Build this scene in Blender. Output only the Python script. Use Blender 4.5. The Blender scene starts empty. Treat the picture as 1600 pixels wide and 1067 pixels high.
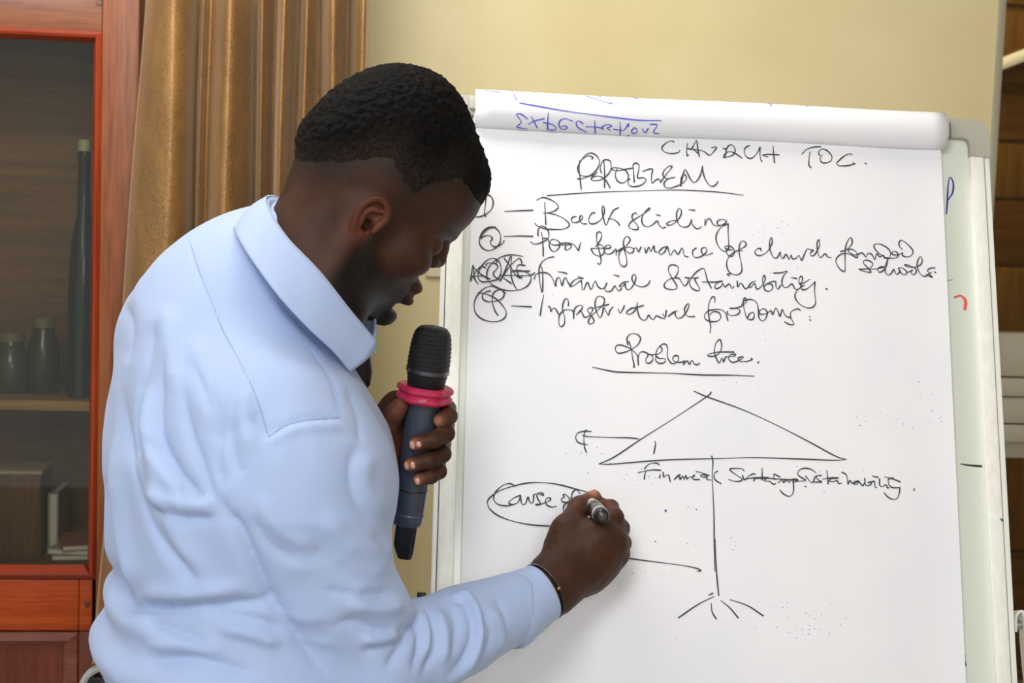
import bpy, bmesh, math, random
import numpy as np
from mathutils import Vector, Matrix, noise
from mathutils.bvhtree import BVHTree

SC = bpy.context.scene
COL = SC.collection
RND = random.Random(7)

# ------------------------------------------------------------------ camera
FPX = 2222.22
CAM = np.array([0.0, 0.0, 1.5])
_y, _p, _r = math.radians(-6.9), math.radians(-4.5), math.radians(2.0)
FWH = np.array([-math.sin(_y), math.cos(_y), 0.0])          # horizontal forward
RGH = np.array([math.cos(_y), math.sin(_y), 0.0])           # horizontal right
CF = FWH * math.cos(_p) + np.array([0, 0, 1.0]) * math.sin(_p)
_U0 = np.cross(RGH, CF)
CR = RGH * math.cos(_r) + _U0 * math.sin(_r)
CU = -RGH * math.sin(_r) + _U0 * math.cos(_r)
cam_d = bpy.data.cameras.new('camera')
cam = bpy.data.objects.new('camera', cam_d)
COL.objects.link(cam)
M = Matrix.Identity(4)
for i in range(3):
    M[i][0], M[i][1], M[i][2], M[i][3] = CR[i], CU[i], -CF[i], CAM[i]
cam.matrix_world = M
cam_d.lens = 50; cam_d.sensor_width = 36
cam_d.clip_start = 0.05
cam_d.dof.use_dof = True
cam_d.dof.focus_distance = 1.68
cam_d.dof.aperture_fstop = 9.0
SC.camera = cam

# ------------------------------------------------------------------ light
world = bpy.data.worlds.new('world'); SC.world = world
world.use_nodes = True
wb = world.node_tree.nodes['Background']
wb.inputs[0].default_value = (0.95, 0.97, 1.0, 1); wb.inputs[1].default_value = 0.72
def area(name, loc, target, size, power, col=(1, 1, 1)):
    l = bpy.data.lights.new(name, 'AREA'); l.energy = power; l.size = size; l.color = col
    o = bpy.data.objects.new(name, l); COL.objects.link(o)
    o.location = loc
    o.rotation_euler = (Vector(target) - Vector(loc)).to_track_quat('-Z', 'Y').to_euler()
    return o
area('flash_bounce', (-0.50, -0.35, 2.5), (0.2, 2.0, 1.1), 0.7, 24, (0.975, 0.985, 1.0))
area('camera_flash', (0.25, -0.25, 1.7), (0.2, 2.0, 1.0), 0.4, 6.5, (0.975, 0.985, 1.0))
area('ceiling_bounce', (-0.35, 1.95, 2.74), (-0.25, 3.05, 1.75), 1.1, 50, (1.0, 0.98, 0.95))
area('reflection_fill', (1.6, 3.9, 2.72), (1.6, 4.2, 0.0), 0.9, 15, (1.0, 0.9, 0.7))  # added fill light, brightens the stand-in room behind the window
SC.view_settings.view_transform = 'Standard'
SC.view_settings.look = 'None'
SC.view_settings.exposure = -0.09
SC.view_settings.gamma = 1.0
SC.view_settings.use_curve_mapping = False

# ------------------------------------------------------------------ mapping helpers
def ray(px, py):
    v = CF + CR * ((px - 800.0) / FPX) - CU * ((py - 533.5) / FPX)
    return v                                                # unit step = one metre of depth
def at(px, py, d): return CAM + ray(px, py) * d
def at_y(px, py, Y):
    v = ray(px, py); return CAM + v * ((Y - CAM[1]) / v[1])
def proj(P):
    q = np.asarray(P) - CAM
    z = q @ CF
    return 800 + FPX * (q @ CR) / z, 533.5 - FPX * (q @ CU) / z, z

# ------------------------------------------------------------------ objects
def tag(o, label=None, cat=None, group=None, kind=None):
    if label: o['label'] = label
    if cat: o['category'] = cat
    if group: o['group'] = group
    if kind: o['kind'] = kind
    return o
def empty(name, loc, label, cat, group=None, rz=0.0):
    o = bpy.data.objects.new(name, None); COL.objects.link(o)
    o.empty_display_size = 0.05
    o.location = loc; o.rotation_euler = (0, 0, rz)
    return tag(o, label, cat, group)
def put(o, parent):
    if parent is not None:
        bpy.context.view_layer.update()
        o.parent = parent
        o.matrix_parent_inverse = parent.matrix_world.inverted()
    return o
def mesh(name, verts, faces, mat=None, parent=None, smooth=False, label=None, kind=None):
    me = bpy.data.meshes.new(name)
    me.from_pydata([tuple(map(float, v)) for v in verts], [], [tuple(int(i) for i in f) for f in faces])
    me.update()
    if smooth: me.polygons.foreach_set('use_smooth', [True] * len(me.polygons))
    if mat: me.materials.append(mat)
    o = bpy.data.objects.new(name, me); COL.objects.link(o)
    if label: o['label'] = label
    if kind: o['kind'] = kind
    return put(o, parent)
def frombm(name, bm, mat=None, parent=None, smooth=False, label=None, kind=None):
    me = bpy.data.meshes.new(name)
    bmesh.ops.recalc_face_normals(bm, faces=bm.faces)
    bm.to_mesh(me); bm.free()
    if smooth:
        me.polygons.foreach_set('use_smooth', [True] * len(me.polygons))
        try: me.set_sharp_from_angle(angle=math.radians(40))
        except Exception: pass
    if mat: me.materials.append(mat)
    o = bpy.data.objects.new(name, me); COL.objects.link(o)
    if label: o['label'] = label
    if kind: o['kind'] = kind
    return put(o, parent)
def bbox(bm, lo, hi, bev=0.0, basis=None, org=None):
    """box between lo and hi, bevelled, in an optional frame"""
    r = bmesh.ops.create_cube(bm, size=1.0)
    vs = r['verts']
    for v in vs:
        v.co = Vector([lo[i] + (v.co[i] + 0.5) * (hi[i] - lo[i]) for i in range(3)])
    if bev > 0:
        es = list({e for v in vs for e in v.link_edges})
        q = bmesh.ops.bevel(bm, geom=es, offset=bev, segments=2, affect='EDGES', profile=0.6)
        vs = list({v for f in q['faces'] for v in f.verts} | {v for v in vs if v.is_valid})
    if basis is not None:
        for v in vs:
            c = v.co
            v.co = Vector(org + basis[0] * c.x + basis[1] * c.y + basis[2] * c.z)
    return vs
def box(name, lo, hi, mat, parent=None, bev=0.0, basis=None, org=None, label=None):
    bm = bmesh.new(); bbox(bm, lo, hi, bev, basis, org)
    return frombm(name, bm, mat, parent, smooth=bev > 0, label=label)
def tube(bm, pts, rad, n=10, cap=True):
    pts = [Vector(p) for p in pts]
    if not hasattr(rad, '__len__'): rad = [rad] * len(pts)
    rings = []; up = None
    for i, p in enumerate(pts):
        t = (pts[min(i + 1, len(pts) - 1)] - pts[max(i - 1, 0)]).normalized()
        if up is None:
            up = t.orthogonal().normalized()
        up = (up - t * up.dot(t)).normalized()
        s = t.cross(up)
        rings.append([bm.verts.new(p + (up * math.cos(2 * math.pi * k / n) + s * math.sin(2 * math.pi * k / n)) * rad[i]) for k in range(n)])
    for a, b in zip(rings, rings[1:]):
        for k in range(n): bm.faces.new((a[k], a[(k + 1) % n], b[(k + 1) % n], b[k]))
    if cap:
        bm.faces.new(rings[0][::-1]); bm.faces.new(rings[-1])
def lathe(bm, prof, A, D, n=32):
    """prof: (distance along D, radius); closed with caps"""
    D = Vector(D).normalized(); A = Vector(A)
    e = D.orthogonal().normalized(); g = D.cross(e)
    rings = []
    for t, r in prof:
        r = max(r, 1e-5)
        rings.append([bm.verts.new(A + D * t + (e * math.cos(2 * math.pi * k / n) + g * math.sin(2 * math.pi * k / n)) * r) for k in range(n)])
    for a, b in zip(rings, rings[1:]):
        for k in range(n): bm.faces.new((a[k], a[(k + 1) % n], b[(k + 1) % n], b[k]))
    bm.faces.new(rings[0][::-1]); bm.faces.new(rings[-1])
def crom(pts, n=6):
    """Catmull-Rom through points of any dimension"""
    P = [np.array(p, float) for p in pts]
    if len(P) < 3:
        return [P[0] + (P[-1] - P[0]) * t for t in np.linspace(0, 1, n + 1)]
    P = [2 * P[0] - P[1]] + P + [2 * P[-1] - P[-2]]
    out = []
    for i in range(1, len(P) - 2):
        for k in range(n):
            t = k / n
            out.append(0.5 * ((2 * P[i]) + (P[i + 1] - P[i - 1]) * t + (2 * P[i - 1] - 5 * P[i] + 4 * P[i + 1] - P[i + 2]) * t * t + (3 * P[i] - P[i - 1] - 3 * P[i + 1] + P[i + 2]) * t ** 3))
    out.append(P[-2])
    return out

# ------------------------------------------------------------------ materials
def s2l(c):
    return tuple(((v / 255) / 12.92 if v / 255 <= 0.04045 else ((v / 255 + 0.055) / 1.055) ** 2.4) for v in c)
class Mat:
    def __init__(s, name, col=(200, 200, 200), rough=0.5, metal=0.0, **kw):
        s.m = bpy.data.materials.new(name); s.m.use_nodes = True
        s.t = s.m.node_tree; s.N = s.t.nodes; s.L = s.t.links
        s.b = s.N['Principled BSDF']
        s.b.inputs['Base Color'].default_value = (*s2l(col), 1)
        s.b.inputs['Roughness'].default_value = rough
        s.b.inputs['Metallic'].default_value = metal
        for k, v in kw.items(): s.b.inputs[k.replace('_', ' ')].default_value = v
    def n(s, t, **kw):
        o = s.N.new(t)
        for k, v in kw.items():
            if k in o.inputs: o.inputs[k].default_value = v
            else: setattr(o, k, v)
        return o
    def coord(s, scale=(1, 1, 1), rot=(0, 0, 0)):
        tc = s.n('ShaderNodeNewGeometry'); mp = s.n('ShaderNodeMapping')
        mp.inputs['Scale'].default_value = scale; mp.inputs['Rotation'].default_value = rot
        s.L.new(tc.outputs['Position'], mp.inputs[0]); return mp.outputs[0]
    def noise(s, co, scale, detail=3, rough=0.5, dist=0.0):
        x = s.n('ShaderNodeTexNoise'); x.inputs['Scale'].default_value = scale
        x.inputs['Detail'].default_value = detail; x.inputs['Roughness'].default_value = rough
        x.inputs['Distortion'].default_value = dist
        s.L.new(co, x.inputs['Vector']); return x.outputs['Fac']
    def ramp(s, fac, stops):
        r = s.n('ShaderNodeValToRGB'); s.L.new(fac, r.inputs[0])
        e = r.color_ramp.elements
        while len(e) < len(stops): e.new(0.5)
        for q, (p, c) in zip(e, stops): q.position = p; q.color = (*s2l(c), 1)
        return r.outputs[0]
    def base(s, out): s.L.new(out, s.b.inputs['Base Color']); return s
    def bump(s, h, strength=0.3, dist=0.001):
        b = s.n('ShaderNodeBump'); b.inputs['Strength'].default_value = strength
        b.inputs['Distance'].default_value = dist
        s.L.new(h, b.inputs['Height']); s.L.new(b.outputs[0], s.b.inputs['Normal']); return s
def mix(s, fac, a, b, blend='MIX'):
    m = s.n('ShaderNodeMix'); m.data_type = 'RGBA'; m.blend_type = blend
    for sock, v in ((m.inputs[0], fac), (m.inputs[6], a), (m.inputs[7], b)):
        if isinstance(v, (int, float)): sock.default_value = v
        elif isinstance(v, tuple): sock.default_value = (*s2l(v), 1)
        else: s.L.new(v, sock)
    return m.outputs[2]

def wood(name, dark, mid, light, axis='z', rough=0.32, coat=0.3):
    w = Mat(name, mid, rough)
    sc = {'z': (28, 28, 1.6), 'x': (1.6, 28, 28), 'y': (28, 1.6, 28)}[axis]
    co = w.coord(sc)
    f = w.noise(co, 1.0, 5, 0.6, 0.6)
    co2 = w.coord(tuple(v * 9 for v in sc))
    g = w.noise(co2, 1.0, 2)
    c = w.ramp(f, [(0.30, dark), (0.5, mid), (0.70, light)])
    c = mix(w, 0.25, c, w.ramp(g, [(0.35, dark), (0.6, light)]))
    w.base(c); w.bump(g, 0.12, 0.0005)
    w.b.inputs['Specular IOR Level'].default_value = 0.28; w.b.inputs['Coat Weight'].default_value = coat; w.b.inputs['Coat Roughness'].default_value = 0.2
    return w.m
W_STILE = wood('stile wood', (88, 46, 22), (126, 70, 36), (146, 88, 52), 'z', 0.45, 0.03)
W_RAIL = wood('rail wood', (86, 46, 22), (116, 66, 36), (138, 86, 54), 'x', 0.42, 0.15)
W_RAILR = wood('red rail wood', (112, 34, 8), (156, 58, 14), (186, 84, 24), 'x', 0.35, 0.08)
W_MOULD = wood('moulding wood', (96, 28, 6), (130, 42, 10), (150, 58, 18), 'z', 0.35, 0.12)
W_MOULDX = wood('moulding wood across', (96, 28, 6), (126, 40, 10), (150, 56, 18), 'x', 0.35, 0.12)
W_PANEL = wood('panel wood', (60, 20, 10), (92, 34, 18), (118, 52, 28), 'z', 0.3, 0.5)
W_PANELX = wood('panel moulding wood', (86, 40, 28), (112, 58, 44), (140, 84, 68), 'x', 0.28, 0.5)
W_IN = wood('inner wood', (80, 56, 26), (108, 78, 38), (132, 98, 52), 'x', 0.55, 0.0)
W_SHELF = wood('shelf wood', (150, 112, 60), (186, 144, 84), (204, 166, 108), 'x', 0.5, 0.0)
W_DARK = wood('dark brown wood', (80, 50, 18), (118, 80, 34), (140, 102, 50), 'x', 0.4, 0.1)
W_DARK2 = wood('mid brown wood', (100, 68, 26), (140, 104, 48), (160, 124, 64), 'z', 0.4, 0.1)

_w = Mat('painted wall', (222, 206, 158), 0.55)
_co = _w.coord()
_n1 = _w.noise(_co, 260, 2); _n2 = _w.noise(_co, 3, 2)
_w.base(_w.ramp(_n2, [(0.3, (214, 198, 148)), (0.7, (226, 212, 166))]))
_w.bump(_n1, 0.5, 0.0012)
WALL = _w.m
FLOOR = Mat('floor tile', (196, 188, 174), 0.4).m
CEIL = Mat('ceiling paint', (235, 232, 222), 0.8).m
ALU = Mat('aluminium', (176, 168, 148), 0.4, 0.35).m
GREYPL = Mat('grey plastic', (176, 172, 158), 0.5).m
BLACKPL = Mat('black plastic', (18, 18, 20), 0.35).m
CHROME = Mat('chrome', (190, 190, 186), 0.18, 1.0).m
_f = Mat('white frame', (232, 230, 216), 0.38)
_fn = _f.noise(_f.coord((60, 60, 6)), 3, 3)
_f.base(_f.ramp(_fn, [(0.3, (240, 238, 224)), (0.7, (250, 249, 240))]))
FRAMEW = _f.m
_f = Mat('frame edge', (240, 240, 232), 0.3); FRAMEE = _f.m
GROOVE = Mat('frame groove', (120, 116, 112), 0.5).m
BOARDM = Mat('whiteboard enamel', (224, 228, 214), 0.22).m
_p2 = Mat('paper', (236, 235, 238), 0.75)
_pn = _p2.noise(_p2.coord(), 7, 2)
_p2.base(_p2.ramp(_pn, [(0.3, (233, 232, 236)), (0.7, (239, 238, 240))]))
PAPER = _p2.m
INK = Mat('black ink', (62, 62, 64), 0.7).m
INKB = Mat('blue ink', (76, 84, 190), 0.7).m
INKD = Mat('dark blue ink', (20, 44, 150), 0.6).m
INKR = Mat('red ink', (226, 92, 86), 0.7).m
INKG = Mat('green ink', (16, 120, 84), 0.7).m
INKV = Mat('violet ink', (110, 106, 190), 0.7).m
DARKINK = Mat('dark marker ink', (30, 32, 44), 0.6).m
# ------------------------------------------------------------------ the room
WY = 3.05                                                    # back wall plane
def structure(o): o['kind'] = 'structure'; return o
XR = at_y(1545, 300, WY)[0]                                   # where the wall ends at the window
structure(box('wall_back', (-3.0, WY, 0), (XR, WY + 0.12, 2.8), WALL))
structure(box('floor', (-3.0, -2.5, -0.05), (4.0, 6.2, 0), FLOOR))
structure(box('ceiling', (-3.0, -2.5, 2.8), (4.0, 6.2, 2.85), CEIL))
structure(box('wall_right', (3.9, -2.5, 0), (4.0, 6.2, 2.8), WALL))
structure(box('baseboard_back', (-3.0, WY - 0.012, 0), (XR, WY, 0.09), W_RAIL, bev=0.003))
structure(box('trim_1', (XR - 0.004, WY - 0.006, 0), (XR + 0.012, WY + 0.12, 2.8), ALU, bev=0.002))
# window: frame bars, dark glazing; room added behind stands in for reflections
win = structure(box('window_1', (XR + 0.012, WY + 0.07, 0.0), (3.9, WY + 0.12, 0.30), ALU, bev=0.003))
zA = at_y(1580, 522, WY)[2]; zB = at_y(1580, 590, WY)[2]; zC = at_y(1580, 620, WY)[2]
zD = at_y(1580, 663, WY)[2]; zE = at_y(1580, 692, WY)[2]; zF = at_y(1580, 720, WY)[2]
for (z1, z0, dy) in ((zA, zB, 0.030), (zB - 0.003, zC, 0.012), (zC - 0.003, zD, 0.020), (zD - 0.003, zE, 0.012), (zE - 0.004, zF, 0.045)):
    box('frame_bar', (XR + 0.012, WY + dy, z0), (3.9, WY + 0.11, z1), ALU, win, bev=0.002)
box('frame_bar', (XR + 0.012, WY + 0.02, 2.72), (3.9, WY + 0.11, 2.8), ALU, win, bev=0.003)
for x in (XR + 1.15, XR + 2.2):
    box('frame_post', (x, WY + 0.02, 0.3), (x + 0.05, WY + 0.11, 2.72), ALU, win, bev=0.003)
def thin_glass(name, tint, refl=1.0):
    g = Mat(name); N = g.N; N.remove(g.b)
    tr = g.n('ShaderNodeBsdfTransparent'); tr.inputs[0].default_value = (*tint, 1)
    gl = g.n('ShaderNodeBsdfGlossy'); gl.inputs['Roughness'].default_value = 0.02
    fr_ = g.n('ShaderNodeFresnel'); fr_.inputs['IOR'].default_value = 1.5
    mu = g.n('ShaderNodeMath'); mu.operation = 'MULTIPLY'; mu.inputs[1].default_value = refl
    mx = g.n('ShaderNodeMixShader')
    g.L.new(fr_.outputs[0], mu.inputs[0]); g.L.new(mu.outputs[0], mx.inputs[0]); g.L.new(tr.outputs[0], mx.inputs[1]); g.L.new(gl.outputs[0], mx.inputs[2])
    g.L.new(mx.outputs[0], N['Material Output'].inputs['Surface']); return g.m
TINT = thin_glass('tinted glass', (0.80, 0.74, 0.62), 0.6)
box('pane', (XR + 0.012, WY + 0.085, zA), (3.9, WY + 0.091, 2.72), TINT, win)
box('pane', (XR + 0.012, WY + 0.085, 0.3), (3.9, WY + 0.091, zF), TINT, win)
# brown panelled walls added behind the glass as the reflected room
YB = 4.6
far = structure(box('wall_reflected', (0.0, YB, 0), (3.9, YB + 0.08, 2.8), W_DARK2))
structure(box('wall_reflected_side', (XR - 0.4, WY + 0.12, 0), (XR - 0.34, YB, 2.8), W_DARK2))
zs = [2.78, 2.3] + [at_y(1580, y, YB)[2] for y in (15, 133, 222, 312, 415, 520, 700, 860, 1040)] + [0.02]
for a, b in zip(zs, zs[1:]):
    if a - b > 0.01:
        x = 0.7
        box('panel', (x, YB - 0.018, b + 0.006), (3.88, YB, a - 0.006), W_DARK if zs.index(a) % 2 else W_DARK2, far, bev=0.004)
EM = Mat('reflected tube glow', (240, 240, 225), 0.5); EM.b.inputs['Emission Color'].default_value = (0.8, 0.85, 0.72, 1); EM.b.inputs['Emission Strength'].default_value = 0.75  # glow of the reflected tube, modelled as an object behind the pane
tl = empty('tube_reflection', at_y(1600, 85, YB - 0.1), 'reflection of a slanted white fluorescent tube in the right window, modelled behind the glass', 'reflection')
a = Vector(at_y(1556, 103, YB - 0.1)); b = Vector(at_y(1720, 40, YB - 0.1))
bm = bmesh.new(); tube(bm, [a, a.lerp(b, 0.5), b], 0.019, 14); frombm('tube', bm, EM.m, tl, True)
bm = bmesh.new(); bbox(bm, (-0.01, 0.0, -0.03), ((b - a).length + 0.02, 0.06, 0.03), 0.004,
    [np.array((b - a).normalized()), np.array([0, 1, 0.]), np.array(Vector((0, 1, 0)).cross((b - a).normalized())) * -1], np.array(a) + np.array([0, 0.022, 0]))
frombm('reflected_housing', bm, W_DARK, tl)

# light switch plate on the wall, glimpsed between face and board
p0 = at_y(664, 432, WY); p1 = at_y(722, 368, WY)
sw = empty('wall_switch', (p0[0], WY, p0[2]), 'cream switch plate on the wall between face and board', 'switch')
CREAM = Mat('cream plastic', (232, 220, 182), 0.35).m
box('plate', (p0[0], WY - 0.012, p0[2]), (p1[0], WY, p1[2]), CREAM, sw, bev=0.004)
box('rocker', (p0[0] + 0.028, WY - 0.017, p0[2] + 0.025), (p1[0] - 0.028, WY - 0.010, p1[2] - 0.025), CREAM, sw, bev=0.002)

# ------------------------------------------------------------------ the glazed wooden cabinet
KY = 2.72                                                    # its front face
def kx(px, py=500, Y=KY): return at_y(px, py, Y)[0]
def kz(px, py, Y=KY): return at_y(px, py, Y)[2]
xL = -1.62; xR = kx(214, 300)
x_in = kx(140, 450); x_mo = kx(155, 450)
z_rt = kz(80, 46); z_gt = kz(80, 62)                         # rail bottom, glass top
z_gb = kz(80, 885); z_rb = kz(80, 905); z_pb = kz(80, 985)
cab = empty('display_cabinet', ((xL + xR) / 2, KY + 0.18, 0), 'tall reddish wooden cabinet with glazed door left of the curtain', 'cabinet')
cy0, cy1 = KY, 3.04
box('side_panel', (xL, KY + 0.025, 0), (xL + 0.02, cy1, 2.3), W_STILE, cab, bev=0.002)
box('side_panel', (xR - 0.022, KY + 0.025, 0), (xR, cy1, 2.3), W_STILE, cab, bev=0.002)
box('back_panel', (xL, cy1 - 0.012, 0), (xR, cy1, 2.3), W_IN, cab)
box('top_panel', (xL, KY + 0.02, 2.28), (xR, cy1, 2.30), W_RAIL, cab)
box('bottom_panel', (xL, KY + 0.025, 0.06), (xR - 0.02, cy1, 0.08), W_IN, cab)
dr = box('door_stile', (x_mo, KY, 0.05), (xR, KY + 0.024, 2.28), W_STILE, cab, bev=0.002)
def peg(px, py):
    p = at_y(px, py, KY); bm = bmesh.new(); lathe(bm, [(0, 0.006), (0.0015, 0.006), (0.0022, 0.005)], (p[0], KY + 0.0003, p[2]), (0, -1, 0), 14)
    frombm('peg', bm, Mat('peg', (96, 62, 40), 0.5).m, dr)
peg(155, 4); 
box('door_stile', (xL + 0.005, KY, 0.05), (xL + 0.06, KY + 0.024, 2.28), W_STILE, cab, bev=0.002)
box('top_rail', (xL + 0.06, KY, z_rt), (x_mo - 0.0008, KY + 0.023, z_rt + 0.09), W_RAIL, cab, bev=0.0015)
box('upper_panel', (xL + 0.06, KY + 0.008, z_rt + 0.09), (x_mo - 0.001, KY + 0.02, 2.28), W_STILE, cab, bev=0.0015)
mr = box('middle_rail', (xL + 0.06, KY - 0.001, z_pb), (kx(123, 945), KY + 0.023, z_rb - 0.001), W_RAILR, cab, bev=0.002)
bl = box('rail_block', (kx(123, 945) + 0.001, KY - 0.001, z_pb), (kx(144, 945), KY + 0.023, z_rb - 0.001), W_RAILR, cab, bev=0.0015)
p = at_y(137, 943, KY); bm = bmesh.new(); lathe(bm, [(0, 0.006), (0.0012, 0.006), (0.002, 0.005)], (p[0], KY - 0.001, p[2]), (0, -1, 0), 14)
frombm('peg', bm, Mat('peg dark', (84, 40, 20), 0.5).m, bl)
def mould(name, axis, lo, hi, w, mat, flip=1):
    """moulding with a sloped inner face; axis z or x; lo,hi along axis; w=(outer,inner) coordinate"""
    o, i = w
    prof = [(o, KY - 0.001), (o + (i - o) * 0.35, KY - 0.0045), (o + (i - o) * 0.62, KY - 0.003), (i, KY + 0.013), (i, KY + 0.022), (o, KY + 0.022)]
    vs = []; fs = []; n = len(prof); m = abs(i - o)
    for e, (end, sgn) in enumerate(((lo, 1), (hi, -1))):
        for (c, y) in prof:
            t = end + sgn * abs(c - o)                       # mitre
            vs.append((c, y, t) if axis == 'z' else (t, y, c))
    for k in range(n): fs.append((k, (k + 1) % n, n + (k + 1) % n, n + k))
    fs += [tuple(range(n))[::-1], tuple(range(n, 2 * n))]
    bm = bmesh.new(); v = [bm.verts.new(q) for q in vs]
    for f in fs: bm.faces.new([v[k] for k in f])
    return frombm(name, bm, mat, cab)
mould('glass_moulding', 'z', z_rb, z_rt, (x_mo, x_in), W_MOULD)
mould('glass_moulding', 'z', z_rb, z_rt, (xL + 0.06, xL + 0.06 + (x_mo - x_in)), W_MOULD)
mould('glass_moulding', 'x', xL + 0.06, x_mo, (z_rt, z_gt), W_MOULDX)
mould('glass_moulding', 'x', xL + 0.06, x_mo, (z_rb, z_gb), W_MOULDX)
box('glass_pane', (xL + 0.066, KY + 0.014, z_gb - 0.006), (x_in + 0.004, KY + 0.017, z_gt + 0.006), thin_glass('cabinet glass', (0.88, 0.87, 0.80)), cab)
# raised lower panel
xq = kx(122, 1030)
def frustum(name, x0, x1, z0, z1, ins, y0, y1, mat):
    vs = [(x0, y0, z0), (x1, y0, z0), (x1, y0, z1), (x0, y0, z1), (x0 + ins, y1, z0 + ins), (x1 - ins, y1, z0 + ins), (x1 - ins, y1, z1 - ins), (x0 + ins, y1, z1 - ins)]
    return mesh(name, vs, [(0, 1, 5, 4), (1, 2, 6, 5), (2, 3, 7, 6), (3, 0, 4, 7), (4, 5, 6, 7), (3, 2, 1, 0)], mat, cab)
zt = z_pb - 0.002
box('lower_stile', (xq, KY + 0.001, 0.05), (x_mo - 0.001, KY + 0.022, zt), W_PANEL, cab, bev=0.001)
vs = []; 
def ringm(name, x0, x1, z0, z1, w, ya, yb, mat):
    vs = [(x0, ya, z0), (x1, ya, z0), (x1, ya, z1), (x0, ya, z1), (x0 + w, yb, z0 + w), (x1 - w, yb, z0 + w), (x1 - w, yb, z1 - w), (x0 + w, yb, z1 - w)]
    return mesh(name, vs, [(0, 1, 5, 4), (1, 2, 6, 5), (2, 3, 7, 6), (3, 0, 4, 7)], mat, cab)
ringm('panel_moulding', xL + 0.065, xq - 0.001, 0.06, zt, 0.016, KY - 0.004, KY - 0.007, W_PANELX)
ringm('panel_moulding', xL + 0.081, xq - 0.017, 0.076, zt - 0.016, 0.013, KY - 0.007, KY + 0.006, W_PANELX)
ringm('panel_moulding', xL + 0.094, xq - 0.030, 0.089, zt - 0.029, 0.004, KY + 0.006, KY + 0.003, W_PANELX)
box('lower_panel', (xL + 0.065, KY + 0.003, 0.06), (xq - 0.001, KY + 0.016, zt - 0.001), W_PANEL, cab)
# shelves and things behind the glass
SY0, SY1 = KY + 0.035, cy1 - 0.013
zsh = kz(80, 626, SY0)
box('shelf', (xL + 0.02, SY0, zsh - 0.019), (xR - 0.022, SY1, zsh), W_SHELF, cab, bev=0.001)
zfl = kz(80, 880, SY0)
box('shelf', (xL + 0.02, SY0, zfl - 0.019), (xR - 0.022, SY1, zfl), W_IN, cab, bev=0.001)
zup = 1.98
box('shelf', (xL + 0.02, SY0, zup - 0.019), (xR - 0.022, SY1, zup), W_IN, cab, bev=0.001)
# dark wooden box, pale book, papers on the lower shelf
bx0 = kx(-10, 800, SY0 + 0.04); bx1 = kx(63, 800, SY0 + 0.04); bz1 = kz(40, 737, SY0 + 0.04)
bt = empty('wooden_box', ((bx0 + bx1) / 2, SY0 + 0.09, zfl), 'upright brown wooden box on the lower shelf behind the cabinet glass', 'box')
box('body', (bx0, SY0 + 0.04, zfl), (bx1, SY0 + 0.15, bz1 - 0.006), wood('box wood', (70, 46, 26), (104, 70, 42), (126, 90, 58), 'z', 0.5, 0), bt, bev=0.002)
box('lid', (bx0 - 0.003, SY0 + 0.037, bz1 - 0.005), (bx1 + 0.003, SY0 + 0.153, bz1 + 0.002), Mat('pale edge', (186, 170, 140), 0.6).m, bt, bev=0.001)
b2 = empty('book', (bx1 + 0.02, SY0 + 0.1, zfl), 'pale standing book leaning right of the wooden box in the cabinet', 'book')
BKC = Mat('book cover', (172, 166, 152), 0.6).m
bk = bmesh.new(); bbox(bk, (bx1 + 0.006, SY0 + 0.08, zfl), (bx1 + 0.010, SY0 + 0.20, zfl + 0.12)); bbox(bk, (bx1 + 0.022, SY0 + 0.08, zfl), (bx1 + 0.026, SY0 + 0.20, zfl + 0.12))
bbox(bk, (bx1 + 0.006, SY0 + 0.196, zfl), (bx1 + 0.026, SY0 + 0.2, zfl + 0.12)); frombm('cover', bk, BKC, b2)
box('pages', (bx1 + 0.0102, SY0 + 0.083, zfl + 0.003), (bx1 + 0.0218, SY0 + 0.195, zfl + 0.117), PAPER, b2)
px0 = kx(74, 850, SY0 + 0.03)
for i, (dx, dz, rz, c, lab) in enumerate(((0.0, 0.0, 0.1, (176, 160, 136), 'lowest tan magazine of the small stack at the right of the cabinet shelf'),
                                          (0.004, 0.010, -0.15, (196, 184, 166), 'middle grey magazine of the small stack at the right of the cabinet shelf'),
                                          (0.008, 0.020, 0.28, (186, 120, 100), 'top reddish magazine of the small stack at the right of the cabinet shelf'))):
    mg = empty('magazine', (px0 + 0.055 + dx, SY0 + 0.09, zfl + dz), lab, 'magazine', 'magazines in the cabinet', rz)
    o = bmesh.new(); bbox(o, (-0.05, -0.06, 0.0008), (0.05, 0.06, 0.0085)); q = frombm('pages', o, PAPER); q.parent = mg
    o = bmesh.new(); bbox(o, (-0.052, -0.062, 0.0085), (0.052, 0.062, 0.0097)); bbox(o, (-0.052, -0.062, 0.0), (0.052, 0.062, 0.0008)); bbox(o, (-0.0525, -0.062, 0), (-0.0515, 0.062, 0.0097)); q = frombm('cover', o, Mat('magazine cover', c, 0.4).m); q.parent = mg
# dark green figure / bottle on the upper shelf
bp_ = at_y(128, 620, SY0 + 0.07); GRN = Mat('dark green glass', (28, 44, 30), 0.15).m
bo = empty('tall_bottle', (bp_[0], SY0 + 0.07, zsh), 'tall dark green bottle behind the cabinet glass beside the moulding', 'bottle')
ht = kz(128, 236, SY0 + 0.07) - zsh
bm = bmesh.new(); lathe(bm, [(0, 0.026), (0.004, 0.030), (ht * 0.45, 0.028), (ht * 0.62, 0.024), (ht * 0.75, 0.013), (ht * 0.95, 0.011), (ht * 0.96, 0.013), (ht, 0.012)], (bp_[0], SY0 + 0.07, zsh), (0, 0, 1), 24)
frombm('glass_body', bm, GRN, bo, True)
bm = bmesh.new(); lathe(bm, [(0, 0.0125), (0.02, 0.0125), (0.022, 0.010)], (bp_[0], SY0 + 0.07, zsh + ht), (0, 0, 1), 20); frombm('cap', bm, Mat('bottle cap', (150, 160, 120), 0.4).m, bo, True)
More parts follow.
